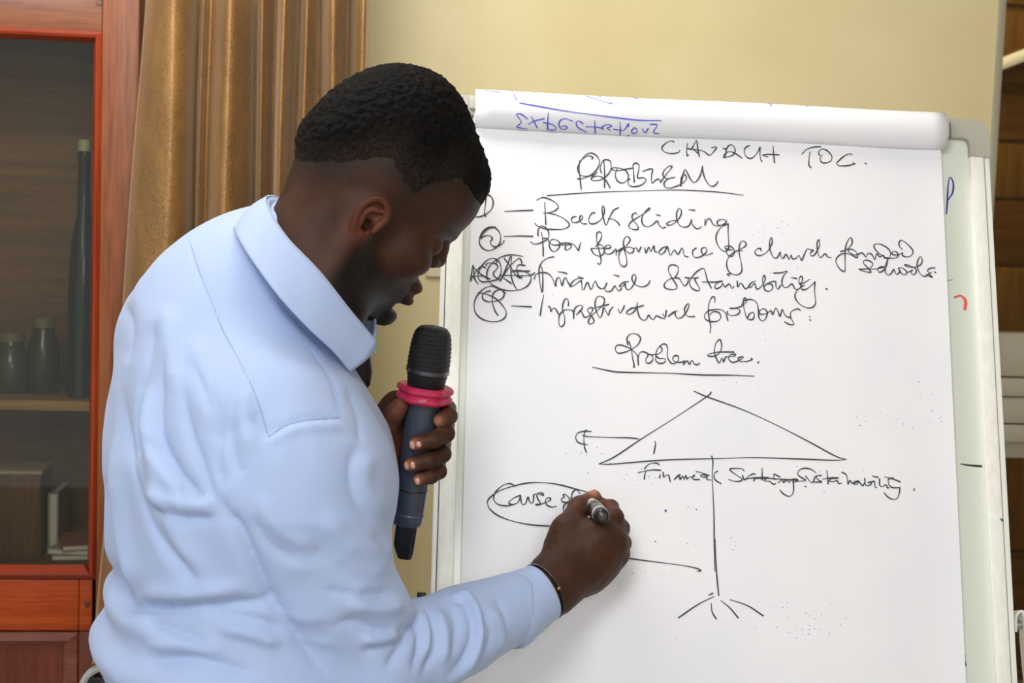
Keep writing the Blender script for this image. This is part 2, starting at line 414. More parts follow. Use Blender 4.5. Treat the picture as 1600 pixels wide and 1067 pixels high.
for (px, w, h, c, lab) in ((18, 0.034, 0.10, (70, 84, 50), 'squat green jar on the upper cabinet shelf near the photo edge'), (68, 0.03, 0.13, (60, 58, 38), 'olive jar on the upper cabinet shelf left of the tall bottle')):
    q = at_y(px, 600, SY0 + 0.12)
    jr = empty('jar', (q[0], SY0 + 0.12, zsh), lab, 'jar', 'jars in the cabinet')
    bm = bmesh.new(); lathe(bm, [(0, w * 0.9), (0.005, w), (h * 0.75, w), (h * 0.9, w * 0.7), (h, w * 0.65)], (q[0], SY0 + 0.12, zsh), (0, 0, 1), 24)
    frombm('glass_body', bm, Mat('jar glass', c, 0.2).m, jr, True)
    bm = bmesh.new(); lathe(bm, [(0, w * 0.72), (0.018, w * 0.72), (0.02, w * 0.66)], (q[0], SY0 + 0.12, zsh + h), (0, 0, 1), 24)
    frombm('lid', bm, Mat('jar lid', (120, 112, 70), 0.4).m, jr, True)

# ------------------------------------------------------------------ the gold velvet curtain
_c = Mat('gold velvet', (146, 104, 54), 0.42, 0.0)
_co = _c.coord((1, 1, 0.6))
_a = _c.noise(_co, 9, 5, 0.65, 0.4); _b2 = _c.noise(_c.coord(), 420, 2)
_cc = mix(_c, 0.42, _c.ramp(_a, [(0.30, (84, 52, 20)), (0.5, (120, 82, 38)), (0.72, (160, 120, 66))]), _c.ramp(_b2, [(0.3, (92, 60, 26)), (0.7, (196, 156, 100))]))
_c.base(_cc); _c.bump(_b2, 0.5, 0.0006)
_c.b.inputs['Metallic'].default_value = 0.35
_c.b.inputs['Sheen Weight'].default_value = 0.25; _c.b.inputs['Sheen Roughness'].default_value = 0.35
_c.b.inputs['Sheen Tint'].default_value = (1.0, 0.8, 0.55, 1)
CY = 2.60
top_l = [212, 236, 272, 296, 303, 312, 322, 352, 380, 388, 400, 412, 419, 432, 446, 451, 462, 476, 483, 505, 528, 535, 548, 560, 566]
bot_l = [150, 185, 232, 268, 282, 300, 318, 350, 384, 392, 404, 416, 424, 436, 448, 454, 466, 478, 486, 508, 532, 540, 553, 566, 572]
dep = [0.035, -0.018, -0.052, -0.02, 0.05, 0.012, 0.035, -0.048, 0.0, 0.045, 0.0, 0.03, 0.045, -0.035, 0.012, 0.045, -0.012, 0.02, 0.045, -0.036, 0.012, 0.042, -0.012, -0.022, 0.03]
prof = crom([(t, b, d) for t, b, d in zip(top_l, bot_l, dep)], 7)
prof = [(p_[0], p_[1], p_[2] * 1.35 + 0.01) for p_ in prof]
rows = 44; vs = []; fs = []; nC = len(prof)
ztop = 2.62; zbot = 0.06
for r in range(rows + 1):
    z = ztop + (zbot - ztop) * r / rows
    for (t, b, d) in prof:
        pyy = 358 - (z - 1.5) * FPX / 2.7
        f = min(1.4, max(-0.6, pyy / 1000.0))
        px = t + (b - t) * f
        x = at_y(px, 500, CY)[0] + (pyy - 500) * 0.0 
        wob = 0.004 * math.sin(z * 5 + px * 0.05) + 0.006 * math.sin(z * 2.3 + px * 0.021)
        y = CY + d * (0.85 + 0.25 * min(1, max(0, f))) + wob
        vs.append((x + wob * 0.6, y, z))
for r in range(rows):
    for k in range(nC - 1):
        i = r * nC + k; fs.append((i, i + 1, i + nC + 1, i + nC))
cur = empty('curtain', (at_y(390, 500, CY)[0], CY, 0.0), 'gold brown velvet curtain hanging in folds between cabinet and board', 'curtain')
o = mesh('curtain_cloth', vs, fs, _c.m, cur, True)
so = o.modifiers.new('s', 'SOLIDIFY'); so.thickness = 0.002; so.offset = 1
bm = bmesh.new(); xa = at_y(140, 500, CY)[0]; xb = at_y(600, 500, CY)[0]
tube(bm, [(xa, CY, 2.66), (xb, CY, 2.66)], 0.014, 16); frombm('rod', bm, W_STILE, cur, True)
for k in range(9):
    x = xa + 0.05 + (xb - xa - 0.1) * k / 8
    bm = bmesh.new()
    pts = [Vector((x, CY + 0.022 * math.cos(q), 2.655 + 0.022 * math.sin(q))) for q in np.linspace(0, 2 * math.pi, 17)]
    tube(bm, pts, 0.003, 6, False); frombm('ring', bm, CHROME, cur, True)
for x in (xa + 0.02, xb - 0.02):
    bm = bmesh.new(); tube(bm, [(x, CY, 2.66), (x, WY, 2.66)], 0.007, 8); frombm('bracket', bm, CHROME, cur, True)

# ------------------------------------------------------------------ flip chart easel
def c2w(v): return CR * v[0] - CU * v[1] + CF * v[2]
_r3 = np.array([0.9969, 0.0357, 0.0700]); _u3 = np.array([0.0202, -0.9771, 0.2118])
_r3 /= np.linalg.norm(_r3); _u3 -= _r3 * (_r3 @ _u3); _u3 /= np.linalg.norm(_u3)
BR = c2w(_r3); BU = c2w(_u3); BN = np.cross(BR, BU)
if BN @ CF > 0: BN = -BN
B0 = at(697, 150, 1.845)
def B(s, t, n=0.0): return B0 + BR * s + BU * t + BN * n
def buv(px, py, n=0.0):
    v = ray(px, py); o = B0 + BN * n
    k = ((o - CAM) @ BN) / (v @ BN)
    q = CAM + v * k - o
    return q @ BR, q @ BU
def onb(px, py, n=0.0):
    s, t = buv(px, py, n); return B(s, t, n)
BW = 0.72; BH = 1.02; FW = 0.027
BB = [BR, BU, BN]
foot = B(BW / 2, -1.0); foot[2] = 0
ez = empty('flip_chart_easel', foot, 'white framed whiteboard easel holding the big paper pad', 'easel')
box('whiteboard', (FW - 0.004, -BH + FW, -0.012), (BW - FW + 0.004, -FW, -0.002), BOARDM, ez, 0, BB, B0)
def fr(name, lo, hi, mat, bev=0.002): return box(name, lo, hi, mat, ez, bev, BB, B0)
for (x0, x1, e0, e1, g0, g1) in ((0.0, FW, 0.0, 0.006, 0.006, 0.0072), (BW - FW, BW, BW - 0.007, BW, BW - 0.0085, BW - 0.007)):
    lo_, hi_ = (g1, x1) if x0 == 0 else (x0, g0)
    s_ = fr('frame_side', (lo_, -BH, -0.016), (hi_, -0.05, 0.006), FRAMEW)
    box('groove', (g0, -BH, -0.016), (g1, -0.05, 0.002), GROOVE, s_, 0, BB, B0)
    e_ = box('edge_strip', (e0, -BH, -0.018), (e1, -0.05, 0.004), FRAMEE, s_, 0.0015, BB, B0)
fr('frame_top', (0.05, -0.026, -0.016), (BW - 0.05, 0.0, 0.004), GREYPL)
fr('frame_ridge', (0.05, -0.009, 0.004), (BW - 0.05, -0.007, 0.0055), GROOVE, 0)
fr('frame_bottom', (0.05, -BH, -0.016), (BW - 0.05, -BH + FW, 0.006), FRAMEW)
def corner(sx, sy):
    pts = []
    R_ = 0.022
    for k in range(9):
        a = math.pi / 2 * k / 8
        pts.append((R_ - R_ * math.cos(a), -R_ + R_ * math.sin(a)))
    pts += [(0.052, 0.0), (0.052, -0.027), (0.034, -0.027), (0.029, -0.030), (0.027, -0.036), (0.027, -0.052), (0.0, -0.052)]
    bm = bmesh.new(); top = []; bot = []
    for (x, y) in pts:
        X = x if sx > 0 else BW - x
        Y = y if sy > 0 else -BH - y
        top.append(bm.verts.new(Vector(B(X, Y, 0.0075)))); bot.append(bm.verts.new(Vector(B(X, Y, -0.019))))
    bm.faces.new(top); bm.faces.new(bot[::-1]); n = len(pts)
    for k in range(n): bm.faces.new((top[k], top[(k + 1) % n], bot[(k + 1) % n], bot[k]))
    return frombm('corner_cap', bm, GREYPL, ez)
for sx in (1, -1):
    for sy in (1, -1): corner(sx, sy)
# clamp bar that holds the pad, with two knobs
fr('clamp_bar', (0.03, -0.022, 0.010), (BW - 0.06, -0.004, 0.018), GREYPL)
# legs
for s in (0.06, BW - 0.06):
    a = Vector(B(s, -0.06, -0.03)); d = Vector(-BU); d = d * ((a.z) / -d.z)
    bm = bmesh.new(); tube(bm, [a, a + d * 0.995], 0.013, 12)
    l = frombm('leg', bm, FRAMEE, ez, True)
    bm = bmesh.new(); lathe(bm, [(0, 0.017), (0.03, 0.016)], (a + d * 0.995 - Vector((0, 0, 0.0))) * 1.0, (0, 0, 1), 12); frombm('foot', bm, BLACKPL, l, True)
a = Vector(B(BW / 2, -0.08, -0.035)); b = Vector((a.x - 0.02, WY - 0.14, 0.0))
bm = bmesh.new(); tube(bm, [a, b], 0.013, 12); frombm('leg', bm, FRAMEE, ez, True)
fr('pen_tray', (0.05, -BH - 0.02, 0.0), (BW - 0.05, -BH, 0.06), FRAMEW)
# black clip at the left edge and the folding side arm at the right
q = onb(655, 941, -0.03); s0, t0 = buv(655, 941, -0.03)
bm = bmesh.new(); bbox(bm, (s0 - 0.003, t0 - 0.012, -0.036), (s0 + 0.008, t0 + 0.012, -0.026), 0.001, BB, B0)
bbox(bm, (s0 - 0.005, t0 - 0.014, -0.036), (s0 + 0.06, t0 - 0.006, -0.028), 0.001, BB, B0)
frombm('black_clip', bm, BLACKPL, ez, True, label='small black clip')
s1, t1 = buv(1589, 962, -0.03)
bm = bmesh.new()
pts = [B(s1 - 0.006, t1 - 0.02, -0.03), B(s1 - 0.005, t1 - 0.002, -0.03), B(s1 + 0.001, t1 + 0.005, -0.03), B(s1 + 0.006, t1 - 0.002, -0.03), B(s1 + 0.008, t1 - 0.06, -0.03), B(s1 + 0.012, t1 - 0.16, -0.03), B(s1 + 0.0, t1 - 0.30, -0.03)]
pts = [Vector(p) for p in crom(pts, 6)]
rings = []
for i, p in enumerate(pts):
    t = (pts[min(i + 1, len(pts) - 1)] - pts[max(i - 1, 0)]).normalized(); nn = Vector(BN); sd = t.cross(nn).normalized()
    rings.append([bm.verts.new(p + sd * 0.0016 * a + nn * 0.009 * b) for a, b in ((1, 1), (1, -1), (-1, -1), (-1, 1))])
for a, b in zip(rings, rings[1:]):
    for k in range(4): bm.faces.new((a[k], a[(k + 1) % 4], b[(k + 1) % 4], b[k]))
arm = frombm('side_arm', bm, FRAMEE, ez, True)
bm = bmesh.new(); tube(bm, [B(BW - 0.02, t1 - 0.010, -0.03), B(s1 + 0.07, t1 - 0.012, -0.03)], 0.0055, 12)
frombm('pivot_rod', bm, CHROME, arm, True)
bm = bmesh.new(); lathe(bm, [(0, 0.010), (0.006, 0.010)], B(BW + 0.001, t1 - 0.011, -0.03), BR, 16); frombm('washer', bm, BLACKPL, arm, True)

# ------------------------------------------------------------------ the paper pad
PN = 0.008
sl, _ = buv(736, 300, PN); sl2, _ = buv(722, 890, PN); sr, _ = buv(1474, 260, PN); sr2, _ = buv(1504, 1067, PN)
SL = (sl + sl2) / 2; SR = (sr + sr2) / 2
pad = empty('paper_pad', B(SL, -0.96, 0.0), 'large white flip chart pad covered in handwriting, clamped to the whiteboard', 'paper pad')
box('sheet_stack', (SL + 0.001, -0.965, -0.0015), (SR - 0.001, -0.012, PN - 0.0012), PAPER, pad, 0, BB, B0)
# front sheet: a gently waving surface
NU, NV = 48, 64; vs = []; fs = []
def sheet_n(u, v):
    e = min(u, 1 - u)
    return PN + 0.0006 * math.sin(v * 9 + u * 3) * (1 - u) + (0.004 * max(0, (u - 0.93) / 0.07) ** 2 + 0.002 * max(0, (0.05 - u) / 0.05) ** 2) * (0.4 + 0.6 * v)
for j in range(NV + 1):
    for i in range(NU + 1):
        u = i / NU; v = j / NV
        vs.append(B(SL + (SR - SL) * u - 0.0015 * math.sin(v * 3) * 0, -0.012 - 0.956 * v, sheet_n(u, v)))
for j in range(NV):
    for i in range(NU):
        a = j * (NU + 1) + i; fs.append((a, a + NU + 1, a + NU + 2, a + 1))
sheet = mesh('front_sheet', vs, fs, PAPER, pad, True)
# the used sheets rolled up over the top edge
_, tt = buv(1100, 157, 0.02); _, tb = buv(1100, 222, PN + 0.004)
def rollprof(t0, t1, n1, turns=1.0, n=26):
    c = (t0 + t1) / 2; h = (t1 - t0) / 2; out = []
    for k in range(n + 1):
        a = -math.pi / 2 + math.pi * turns * k / n
        out.append((c + h * math.sin(a), PN + 0.001 + n1 * (0.5 + 0.5 * math.cos(a) if False else max(0.0, math.cos(a)) if a < math.pi / 2 else 0.0) - (0.03 * min(1, max(0.0, -math.cos(a))) if a > math.pi / 2 else 0)))
    return out
def roll(name, t0, t1, n1, sa, sb, th):
    pr = rollprof(t0, t1, n1, 1.28)
    bm = bmesh.new(); rows_ = []
    NS = 30
    for i in range(NS + 1):
        s = sa + (sb - sa) * i / NS
        rows_.append([bm.verts.new(Vector(B(s, t + 0.0008 * math.sin(s * 17 + nn * 60), nn + 0.0008 * math.sin(s * 11)))) for (t, nn) in pr])
    for a, b in zip(rows_, rows_[1:]):
        for k in range(len(pr) - 1): bm.faces.new((a[k], b[k], b[k + 1], a[k + 1]))
    o = frombm(name, bm, PAPER, pad, True)
    m = o.modifiers.new('s', 'SOLIDIFY'); m.thickness = th; m.offset = -1
    return o
_, ttl = buv(742, 140, 0.01); _, ttr = buv(1472, 178, 0.01)
_, tbl = buv(742, 198, PN + 0.01); _, tbr = buv(1472, 229, PN + 0.01)
T1 = (ttl + ttr) / 2; T0 = (tbl + tbr) / 2
rollo = roll('rolled_sheet', T0, T1, 0.021, SL + 0.001, SR + 0.004, 0.0012)
roll('rolled_sheet', T0 + 0.004, T1 - 0.003, 0.017, SL + 0.004, SR + 0.002, 0.0010)
roll('rolled_sheet', T0 + 0.008, T1 - 0.006, 0.013, SL + 0.006, SR + 0.0, 0.0010)

# ------------------------------------------------------------------ handwriting
bpy.context.view_layer.update()
def bvh_of(o):
    me = o.data
    mw = o.matrix_world
    return BVHTree.FromPolygons([mw @ v.co for v in me.vertices], [tuple(p.vertices) for p in me.polygons])
BV_S = bvh_of(sheet); BV_R = bvh_of(rollo)
def hit(bv, px, py):
    v = Vector(ray(px, py)).normalized()
    loc, nor, i, d = bv.ray_cast(Vector(CAM), v)
    if loc is None: return None
    if nor.dot(v) > 0: nor = -nor
    return loc + nor * 0.00045
def ink(name, strokes, mat, parent, bv, width=0.0017, seg=5):
    """strokes: list of (ox, oy, scale, [points])"""
    vs = []; fs = []
    for (ox, oy, sc, pts) in strokes:
        P = [(ox + x / sc, oy + y / sc) for x, y in pts]
        if len(P) == 1: P = [P[0], (P[0][0] + 1.2, P[0][1] + 0.8)]
        C_ = crom(P, seg if len(P) > 2 else 10)
        W = []
        for c in C_:
            h = hit(bv, c[0], c[1])
            if h is not None and (not W or (h - W[-1]).length > 2e-4): W.append(h)
        if len(W) < 2: continue
        nrm = Vector(BN); base = len(vs)
        for i, p in enumerate(W):
            t = (W[min(i + 1, len(W) - 1)] - W[max(i - 1, 0)]).normalized()
            sd = t.cross(nrm).normalized() * width * 0.5 * (0.85 + 0.25 * math.sin(i * 0.37 + len(W)))
            e = t * width * 0.4 * (-1 if i == 0 else (1 if i == len(W) - 1 else 0))
            vs.append(p + sd + e); vs.append(p - sd + e)
        for i in range(len(W) - 1):
            a = base + 2 * i; fs.append((a, a + 2, a + 3, a + 1))
    return mesh(name, vs, fs, mat, parent)
A_ = (780, 120, 5.927)
blue = [(*A_, p) for p in [
 [(190,243),(340,270),(580,312),(820,345),(1080,378),(1300,402),(1498,405)],
 [(262,388),(200,345),(160,352),(205,415),(163,458),(200,470),(255,480)],
 [(270,438),(330,405),(415,388)],[(300,372),(355,470)],
 [(455,335),(450,400),(447,485)],[(410,422),(470,432),(522,460),(520,485),(480,490),(448,480)],
 [(680,412),(620,388),(570,400),(552,440),(570,478),(610,482),(628,465),(605,452),(570,462)],
 [(775,432),(735,408),(712,425),(730,465),(805,508)],
 [(885,408),(890,520)],[(805,462),(880,462),(930,468),(965,480)],
 [(965,485),(955,462),(985,445),(1020,442),(1040,455),(1000,472),(1030,495)],
 [(1120,425),(1122,535)],[(1060,482),(1120,492),(1160,488),(1195,435),(1198,460)],[(1190,538)],
 [(1225,495),(1255,470),(1278,495),(1262,520),(1230,515),(1225,495)],[(1325,478),(1350,515),(1380,478)],
 [(1400,440),(1450,440),(1462,452),(1432,500),(1440,518),(1475,522)]]]
ink('blue_heading', blue, INKB, rollo, BV_R, 0.0018)
dkb = [(*A_, p) for p in [[(112,132),(135,165),(162,218)],[(800,180),(900,208),(1010,245),(1038,250),(1040,235)],[(905,170),(935,182),(925,192)],[(1210,188),(1310,212)],[(310,140),(340,145)]]]
dkb += [(680,120,10.67,[(790,222),(930,245),(1070,262)]),(1100,120,3.81,[(385,162),(400,164),(395,176)]),(1100,120,3.81,[(600,170),(610,176),(620,182)]),(1100,120,3.81,[(820,178),(860,180),(900,182)])]
ink('faint_marks', dkb, INKV, rollo, BV_R, 0.0012)['kind'] = 'stuff'
C_ = (1020, 205, 8.0)
church = [(*C_, p) for p in [
 [(262,135),(235,122),(180,140),(125,185),(115,225),(150,262),(220,280),(290,275),(330,258),(335,240)],
 [(432,158),(422,240),(428,305),(442,300)],[(490,215),(520,160),(548,118),(562,220),(582,318)],
 [(432,218),(510,230),(600,240),(650,262),(690,295),(715,298),(750,270),(785,225),(795,205),(770,198),(738,210)],[(510,232),(575,285)],
 [(885,215),(915,235),(912,290),(900,330),(885,318),(900,280)],[(905,330),(912,270),(925,215),(960,175),(1000,180),(1028,230),(1015,285),(960,315),(890,330)],[(900,290),(930,262),(980,258),(1040,285),(1112,335)],
 [(1212,182),(1180,190),(1145,230),(1150,290),(1185,332),(1225,340),(1275,310),(1320,245),(1340,200),(1338,280),(1345,340),(1362,378)],
 [(1435,320),(1368,300),(1450,290),(1575,297)],[(1502,188),(1510,290),(1520,395)]]]
T_ = (1200, 205, 8.0)
toc = [(*T_, p) for p in [[(425,285),(480,230),(560,202),(655,195)],[(525,258),(512,340),(510,420),(535,455)],
 [(640,300),(635,255),(680,225),(740,245),(795,310),(785,370),(720,398),(665,385),(650,335),(675,300)],
 [(1048,293),(1010,285),(940,320),(870,385),(860,415),(910,435),(1000,430),(1088,408),(1055,398)],[(1212,400),(1225,408)]]]
ink('church_word', church, INK, sheet, BV_S, 0.0018)
ink('toc_word', toc, INK, sheet, BV_S, 0.0018)
prob = [(*A_, p) for p in [
 [(745,780),(740,860),(750,960),(758,1040)],[(725,945),(760,945),(820,925),(880,885),(920,830),(928,780),(900,730),(850,707),(800,725),(755,780),(728,840),(735,890),(770,918),(830,920),(870,905)],
 [(770,760),(820,733),(865,745),(858,762)],
 [(905,885),(860,930),(855,955),(900,962),(960,945),(1010,900),(1035,850),(1030,790),(1000,768),(960,780),(935,840),(945,890)],[(968,768),(975,880),(975,1025)],[(870,930),(920,920),(980,950),(1025,1028)],
 [(1035,860),(1060,842),(1130,850),(1180,880),(1195,930),(1165,975),(1120,982),(1085,950),(1075,900),(1090,855)],[(1035,860),(1100,870),(1180,855),(1240,845)],
 [(1240,845),(1245,910),(1250,975)],[(1240,850),(1240,815),(1265,800),(1295,820),(1290,870),(1280,935),(1330,935),(1360,955),(1320,1000),(1250,1018),(1200,1005),(1195,960),(1210,945)],
 [(1330,875),(1415,853),(1410,920),(1415,985),(1450,955),(1480,950),(1495,975)]]]
prob += [(*C_, p) for p in [[(95,640),(130,590),(190,510),(235,455),(235,438),(200,440),(150,480),(125,530),(135,570),(180,592),(270,578)],
 [(235,580),(170,610),(138,655),(155,700),(215,712),(290,690),(350,665),(405,620),(418,575),(400,545),(370,550),(350,600),(350,685)],
 [(350,685),(370,580),(390,500),(405,482),(430,520),(470,600),(510,640),(545,625),(590,560),(612,480),(620,432),(625,500),(650,590),(700,670),(745,690),(785,670),(815,628)]]]
ink('problem_heading', prob, INK, sheet, BV_S, 0.0018)
ink('underline', [(0,0,1,[(855,305.6),(930,300.6),(1008,298),(1061,297),(1120,300),(1161,305)])], INK, sheet, BV_S, 0.0014)
D_ = (730, 290, 8.0); E_ = (900, 290, 6.154)
l1 = [(*D_, p) for p in [[(185,140),(215,98),(255,105),(300,140),(325,210),(310,280),(270,330),(210,370),(140,392),(85,380),(65,345),(85,290),(140,210),(200,145),(250,120),(290,130)],
 [(235,158),(225,240),(215,340),(218,372),(232,382)],[(470,323),(640,315),(820,308)],
 [(875,182),(910,158),(960,150),(1040,175),(1110,220),(1138,265),(1110,305),(1050,332),(955,347)],[(968,212),(978,400),(982,485)],
 [(1010,342),(1120,370),(1220,420),(1275,485),(1250,525),(1180,547),(1080,548),(970,540),(880,505),(848,475)],
 [(1360,388),(1320,395),(1300,425),(1320,458),(1370,460),(1420,430),(1445,400),(1430,378),(1410,385),(1405,430),(1440,475),(1490,478)]]]
l1 += [(*E_, p) for p in [[(180,262),(150,268),(122,320),(130,360),(170,368),(220,345),(250,310),(272,260),(270,215),(255,195),(250,240),(265,320),(288,380),(320,310),(360,240),(408,212)],[(310,318),(360,325),(400,355),(418,380)],
 [(588,275),(570,262),(540,285),(545,330),(585,375),(598,410),(575,425),(520,410),(508,380),(540,340),(620,290),(680,250),(710,218),(690,225),(650,270),(632,320),(640,370),(680,395),(730,380),(780,340),(795,375),(830,408),(858,400)],
 [(770,280),(805,288)],[(970,335),(920,340),(875,360),(880,380),(920,375),(970,340),(1005,290),(1012,240),(990,220),(968,260),(970,330),(1000,385),(1050,400),(1090,380),(1112,325),(1115,370),(1150,410),(1180,412),(1205,395)],
 [(1085,232),(1140,238)],[(1242,322),(1240,380)],[(1240,375),(1265,325),(1290,325),(1320,375),(1370,388),(1430,365),(1445,340),(1410,325),(1370,335),(1355,360),(1380,382),(1430,375),(1462,370)],
 [(1462,370),(1462,450),(1468,560),(1465,610),(1430,632),(1385,605),(1350,540),(1350,470),(1390,405),(1440,378)]]]
ink('written_line', l1, INK, sheet, BV_S, 0.0018)
F_ = (1100, 350, 7.62); G_ = (1280, 350, 7.62)
l2 = [(*D_, p) for p in [[(355,520),(290,515),(220,550),(170,610),(150,680),(165,750),(220,800),(290,810),(360,775),(405,720),(418,650),(400,580),(350,525)],
 [(170,660),(210,632),(270,625),(310,645),(310,670),(290,700),(305,745),(350,765),(410,745),(450,710),(460,690)],[(345,524),(270,540),(195,600),(162,660)],[(350,518),(280,530),(205,580),(156,655)],[(462,635),(640,630),(820,634)],
 [(885,625),(885,560),(915,510),(960,512),(1005,555),(1020,620),(1005,670),(950,700),(880,728),(820,725),(798,705)],[(925,588),(940,660),(948,780),(950,880)],
 [(955,660),(1000,665),(1040,720),(1090,745),(1150,740),(1235,742)],[(1060,672),(1110,678),(1155,715),(1145,780),(1100,820),(1060,815),(1030,770),(1025,710),(1060,672)],
 [(1235,745),(1222,790),(1245,803),(1285,785),(1300,755),(1280,735),(1235,745)],[(1165,722),(1230,718),(1300,725),(1345,750),(1388,810),(1400,770),(1418,712)]]]
l2 += [(*E_, p) for p in [[(190,585),(210,560),(240,510),(245,465),(225,445),(200,460),(198,520),(215,600),(235,680),(240,735),(225,757),(212,748)],
 [(205,568),(250,575),(272,620),(260,660),(220,678),(170,655),(150,620),(150,605),(240,603),(310,605),(335,590),(320,572),(290,580),(272,610),(275,645),(310,660),(350,645),(385,610),(385,670)],
 [(385,640),(420,615),(460,590),(500,560),(520,520),(500,493),(470,500),(455,550),(465,620),(485,700),(485,755),(460,780),(425,755),(410,690),(425,630),(480,595),(530,595),(555,615),(540,645),(500,645),(470,610)],
 [(555,610),(580,598),(600,635),(625,590)],[(660,600),(672,648),(700,590),(718,635),(748,578),(755,630),(780,640)],
 [(880,585),(830,600),(798,640),(812,662),(850,640),(880,592),(905,670),(945,620),(980,660),(1020,600),(1040,670),(1075,685)],
 [(1155,600),(1120,630),(1130,680),(1170,692),(1230,665),(1258,620),(1240,595),(1205,610),(1215,655),(1260,668),(1312,648)]]]
l2 += [(*F_, p) for p in [[(330,308),(280,305),(250,285),(255,265),(300,262),(345,290),(362,335),(345,375),(315,385),(280,365),(265,320),(285,290)],
 [(455,318),(400,318),(360,335),(310,375),(275,430),(270,500),(295,565),(350,602),(410,600),(448,560),(445,480),(425,390),(415,300),(430,230),(465,202),(498,225),(490,265),(430,300)],
 [(300,620),(275,600),(320,590)],
 [(678,315),(670,290),(630,300),(605,330),(620,365),(670,375),(740,340),(790,270),(812,210),(800,160),(782,200),(780,280),(800,350),(830,400),(870,400),(908,335),(910,370),(940,412),(975,360),(1010,420),(1035,368),(1050,412),(1090,410),(1130,375),(1160,435),(1190,370),(1225,300),(1260,305),(1300,315),(1265,345),(1275,378),(1310,372),(1350,310),(1378,240),(1362,188),(1345,240),(1350,330),(1385,400),(1440,355),(1470,390),(1510,402)]]]
l2 += [(*G_, p) for p in [[(255,328),(300,315),(350,285),(390,230),(385,175),(365,165),(330,220),(310,300),(305,420),(308,540),(290,565),(240,530),(200,460),(205,410),(250,365),(310,352),(370,362),(440,400),(455,375),(430,325),(380,300),(340,310),(370,345),(430,370),(510,345),(555,395),(575,355),(610,352),(640,385),(660,425),(685,355),(720,390),(765,370),(775,400),(820,415)],
 [(820,415),(740,370),(680,320),(650,265),(675,238),(740,245),(815,290),(850,350),(830,410)],
 [(770,400),(860,408),(920,400),(940,370),(920,335),(885,325),(862,350),(890,368),(950,365),(990,340),(990,375),(1040,392),(1095,375),(1115,325),(1080,270),(1010,210),(970,195),(948,230),(960,275),(988,300)],
 [(475,540),(520,560),(615,575),(560,505),(522,460),(545,432),(600,440),(638,480),(605,525)],
 [(475,540),(560,535),(680,535),(775,510),(720,515),(695,545),(715,575),(760,555),(800,500),(815,420),(790,500),(785,570),(815,605),(850,595),(888,540),(905,585),(930,598),(960,560),(940,525),(990,525),(1035,560),(1040,590),(1010,605),(975,585),(955,560)],
 [(1040,580),(1090,560),(1115,545),(1090,565),(1115,605),(1150,580),(1150,540),(1110,510),(1040,485),(1018,490),(1060,510),(1130,515),(1200,490),(1225,440),(1208,388),(1175,430),(1165,500),(1190,575),(1235,620),(1280,615),(1330,575)],
 [(1378,522),(1330,525),(1290,550),(1305,585),(1345,632),(1320,625),(1272,600)],[(1370,570),(1385,578)]]]
ink('written_line', l2, INK, sheet, BV_S, 0.0018)
H_ = (730, 385, 8.0); I_ = (900, 400, 7.273); J_ = (1080, 440, 7.273)
l3 = [(*H_, p) for p in [[(40,430),(55,330),(72,230),(85,340),(90,400),(132,465)],[(50,372),(150,370),(200,370),(285,408)],[(40,430),(110,310),(175,250),(225,268)],[(75,255),(150,330),(250,400)],
 [(370,200),(355,160),(310,150),(240,180),(170,260),(135,340),(140,400),(180,440),(260,440),(350,425),(400,410)],[(360,160),(400,190),(425,280),(410,360),(375,410),(300,430)],
 [(235,240),(245,215),(300,205),(360,220),(382,255),(360,290),(328,330),(340,375),(395,410),(370,412)],
 [(690,125),(600,108),(500,110),(400,145),(310,210),(255,290),(245,370),(270,440),(350,500),(460,545),(580,552),(690,530),(765,480),(798,410),(780,350),(720,315),(640,300),(550,305)],
 [(410,430),(470,310),(548,118),(545,250),(550,370),(580,470),(625,545)],[(465,155),(540,250),(600,350),(660,395),(690,365)],
 [(410,430),(530,250),(640,152),(670,170),(685,220)],[(720,238),(650,230),(620,260),(625,320),(650,375),(685,390)],[(550,320),(640,310),(780,308)],[(420,365),(560,362),(740,365),(810,355),(842,330)],[(440,385),(550,462)],
 [(1080,130),(1010,145),(940,190),(900,270),(900,380),(915,500),(937,572),(945,450),(940,300),(925,252)],
 [(838,405),(860,350),(920,328),(1000,335),(1060,390),(1105,500),(1110,430),(1140,385),(1165,420),(1185,490),(1210,410),(1230,390),(1255,440),(1290,505)],
 [(1445,400),(1370,405),(1310,450),(1290,495),(1330,490),(1400,440),(1425,430),(1432,480),(1440,540)],[(1135,318),(1190,324),(1245,340)],[(1385,378),(1445,400)]]]
l3 += [(*I_, p) for p in [[(90,380),(130,300),(170,382),(215,285),(245,340),(280,370),(320,360),(352,300),(340,330),(325,370),(350,405),(400,395),(440,340),(460,370),(490,395),(515,370)],[(430,215),(485,230)],
 [(595,290),(540,300),(490,345),(530,345),(560,310),(560,350),(590,385),(630,360),(670,290),(680,235),(660,208),(635,240),(645,290),(690,335),(760,350),(815,325),(840,280)],
 [(1125,245),(1155,190),(1160,130),(1110,100),(1060,115),(1050,170),(1090,250),(1140,330),(1140,370),(1080,382),(1010,360),(1005,315),(1050,270),(1120,250),(1170,255),(1200,300),(1230,340),(1265,310),(1275,260),(1240,242)],
 [(1240,245),(1320,250),(1395,243),(1350,260),(1370,310),(1405,370),(1380,395),(1320,370),(1290,310),(1310,250),(1370,180),(1440,140),(1465,170),(1490,270),(1535,362)],[(1435,295),(1600,297)]]]
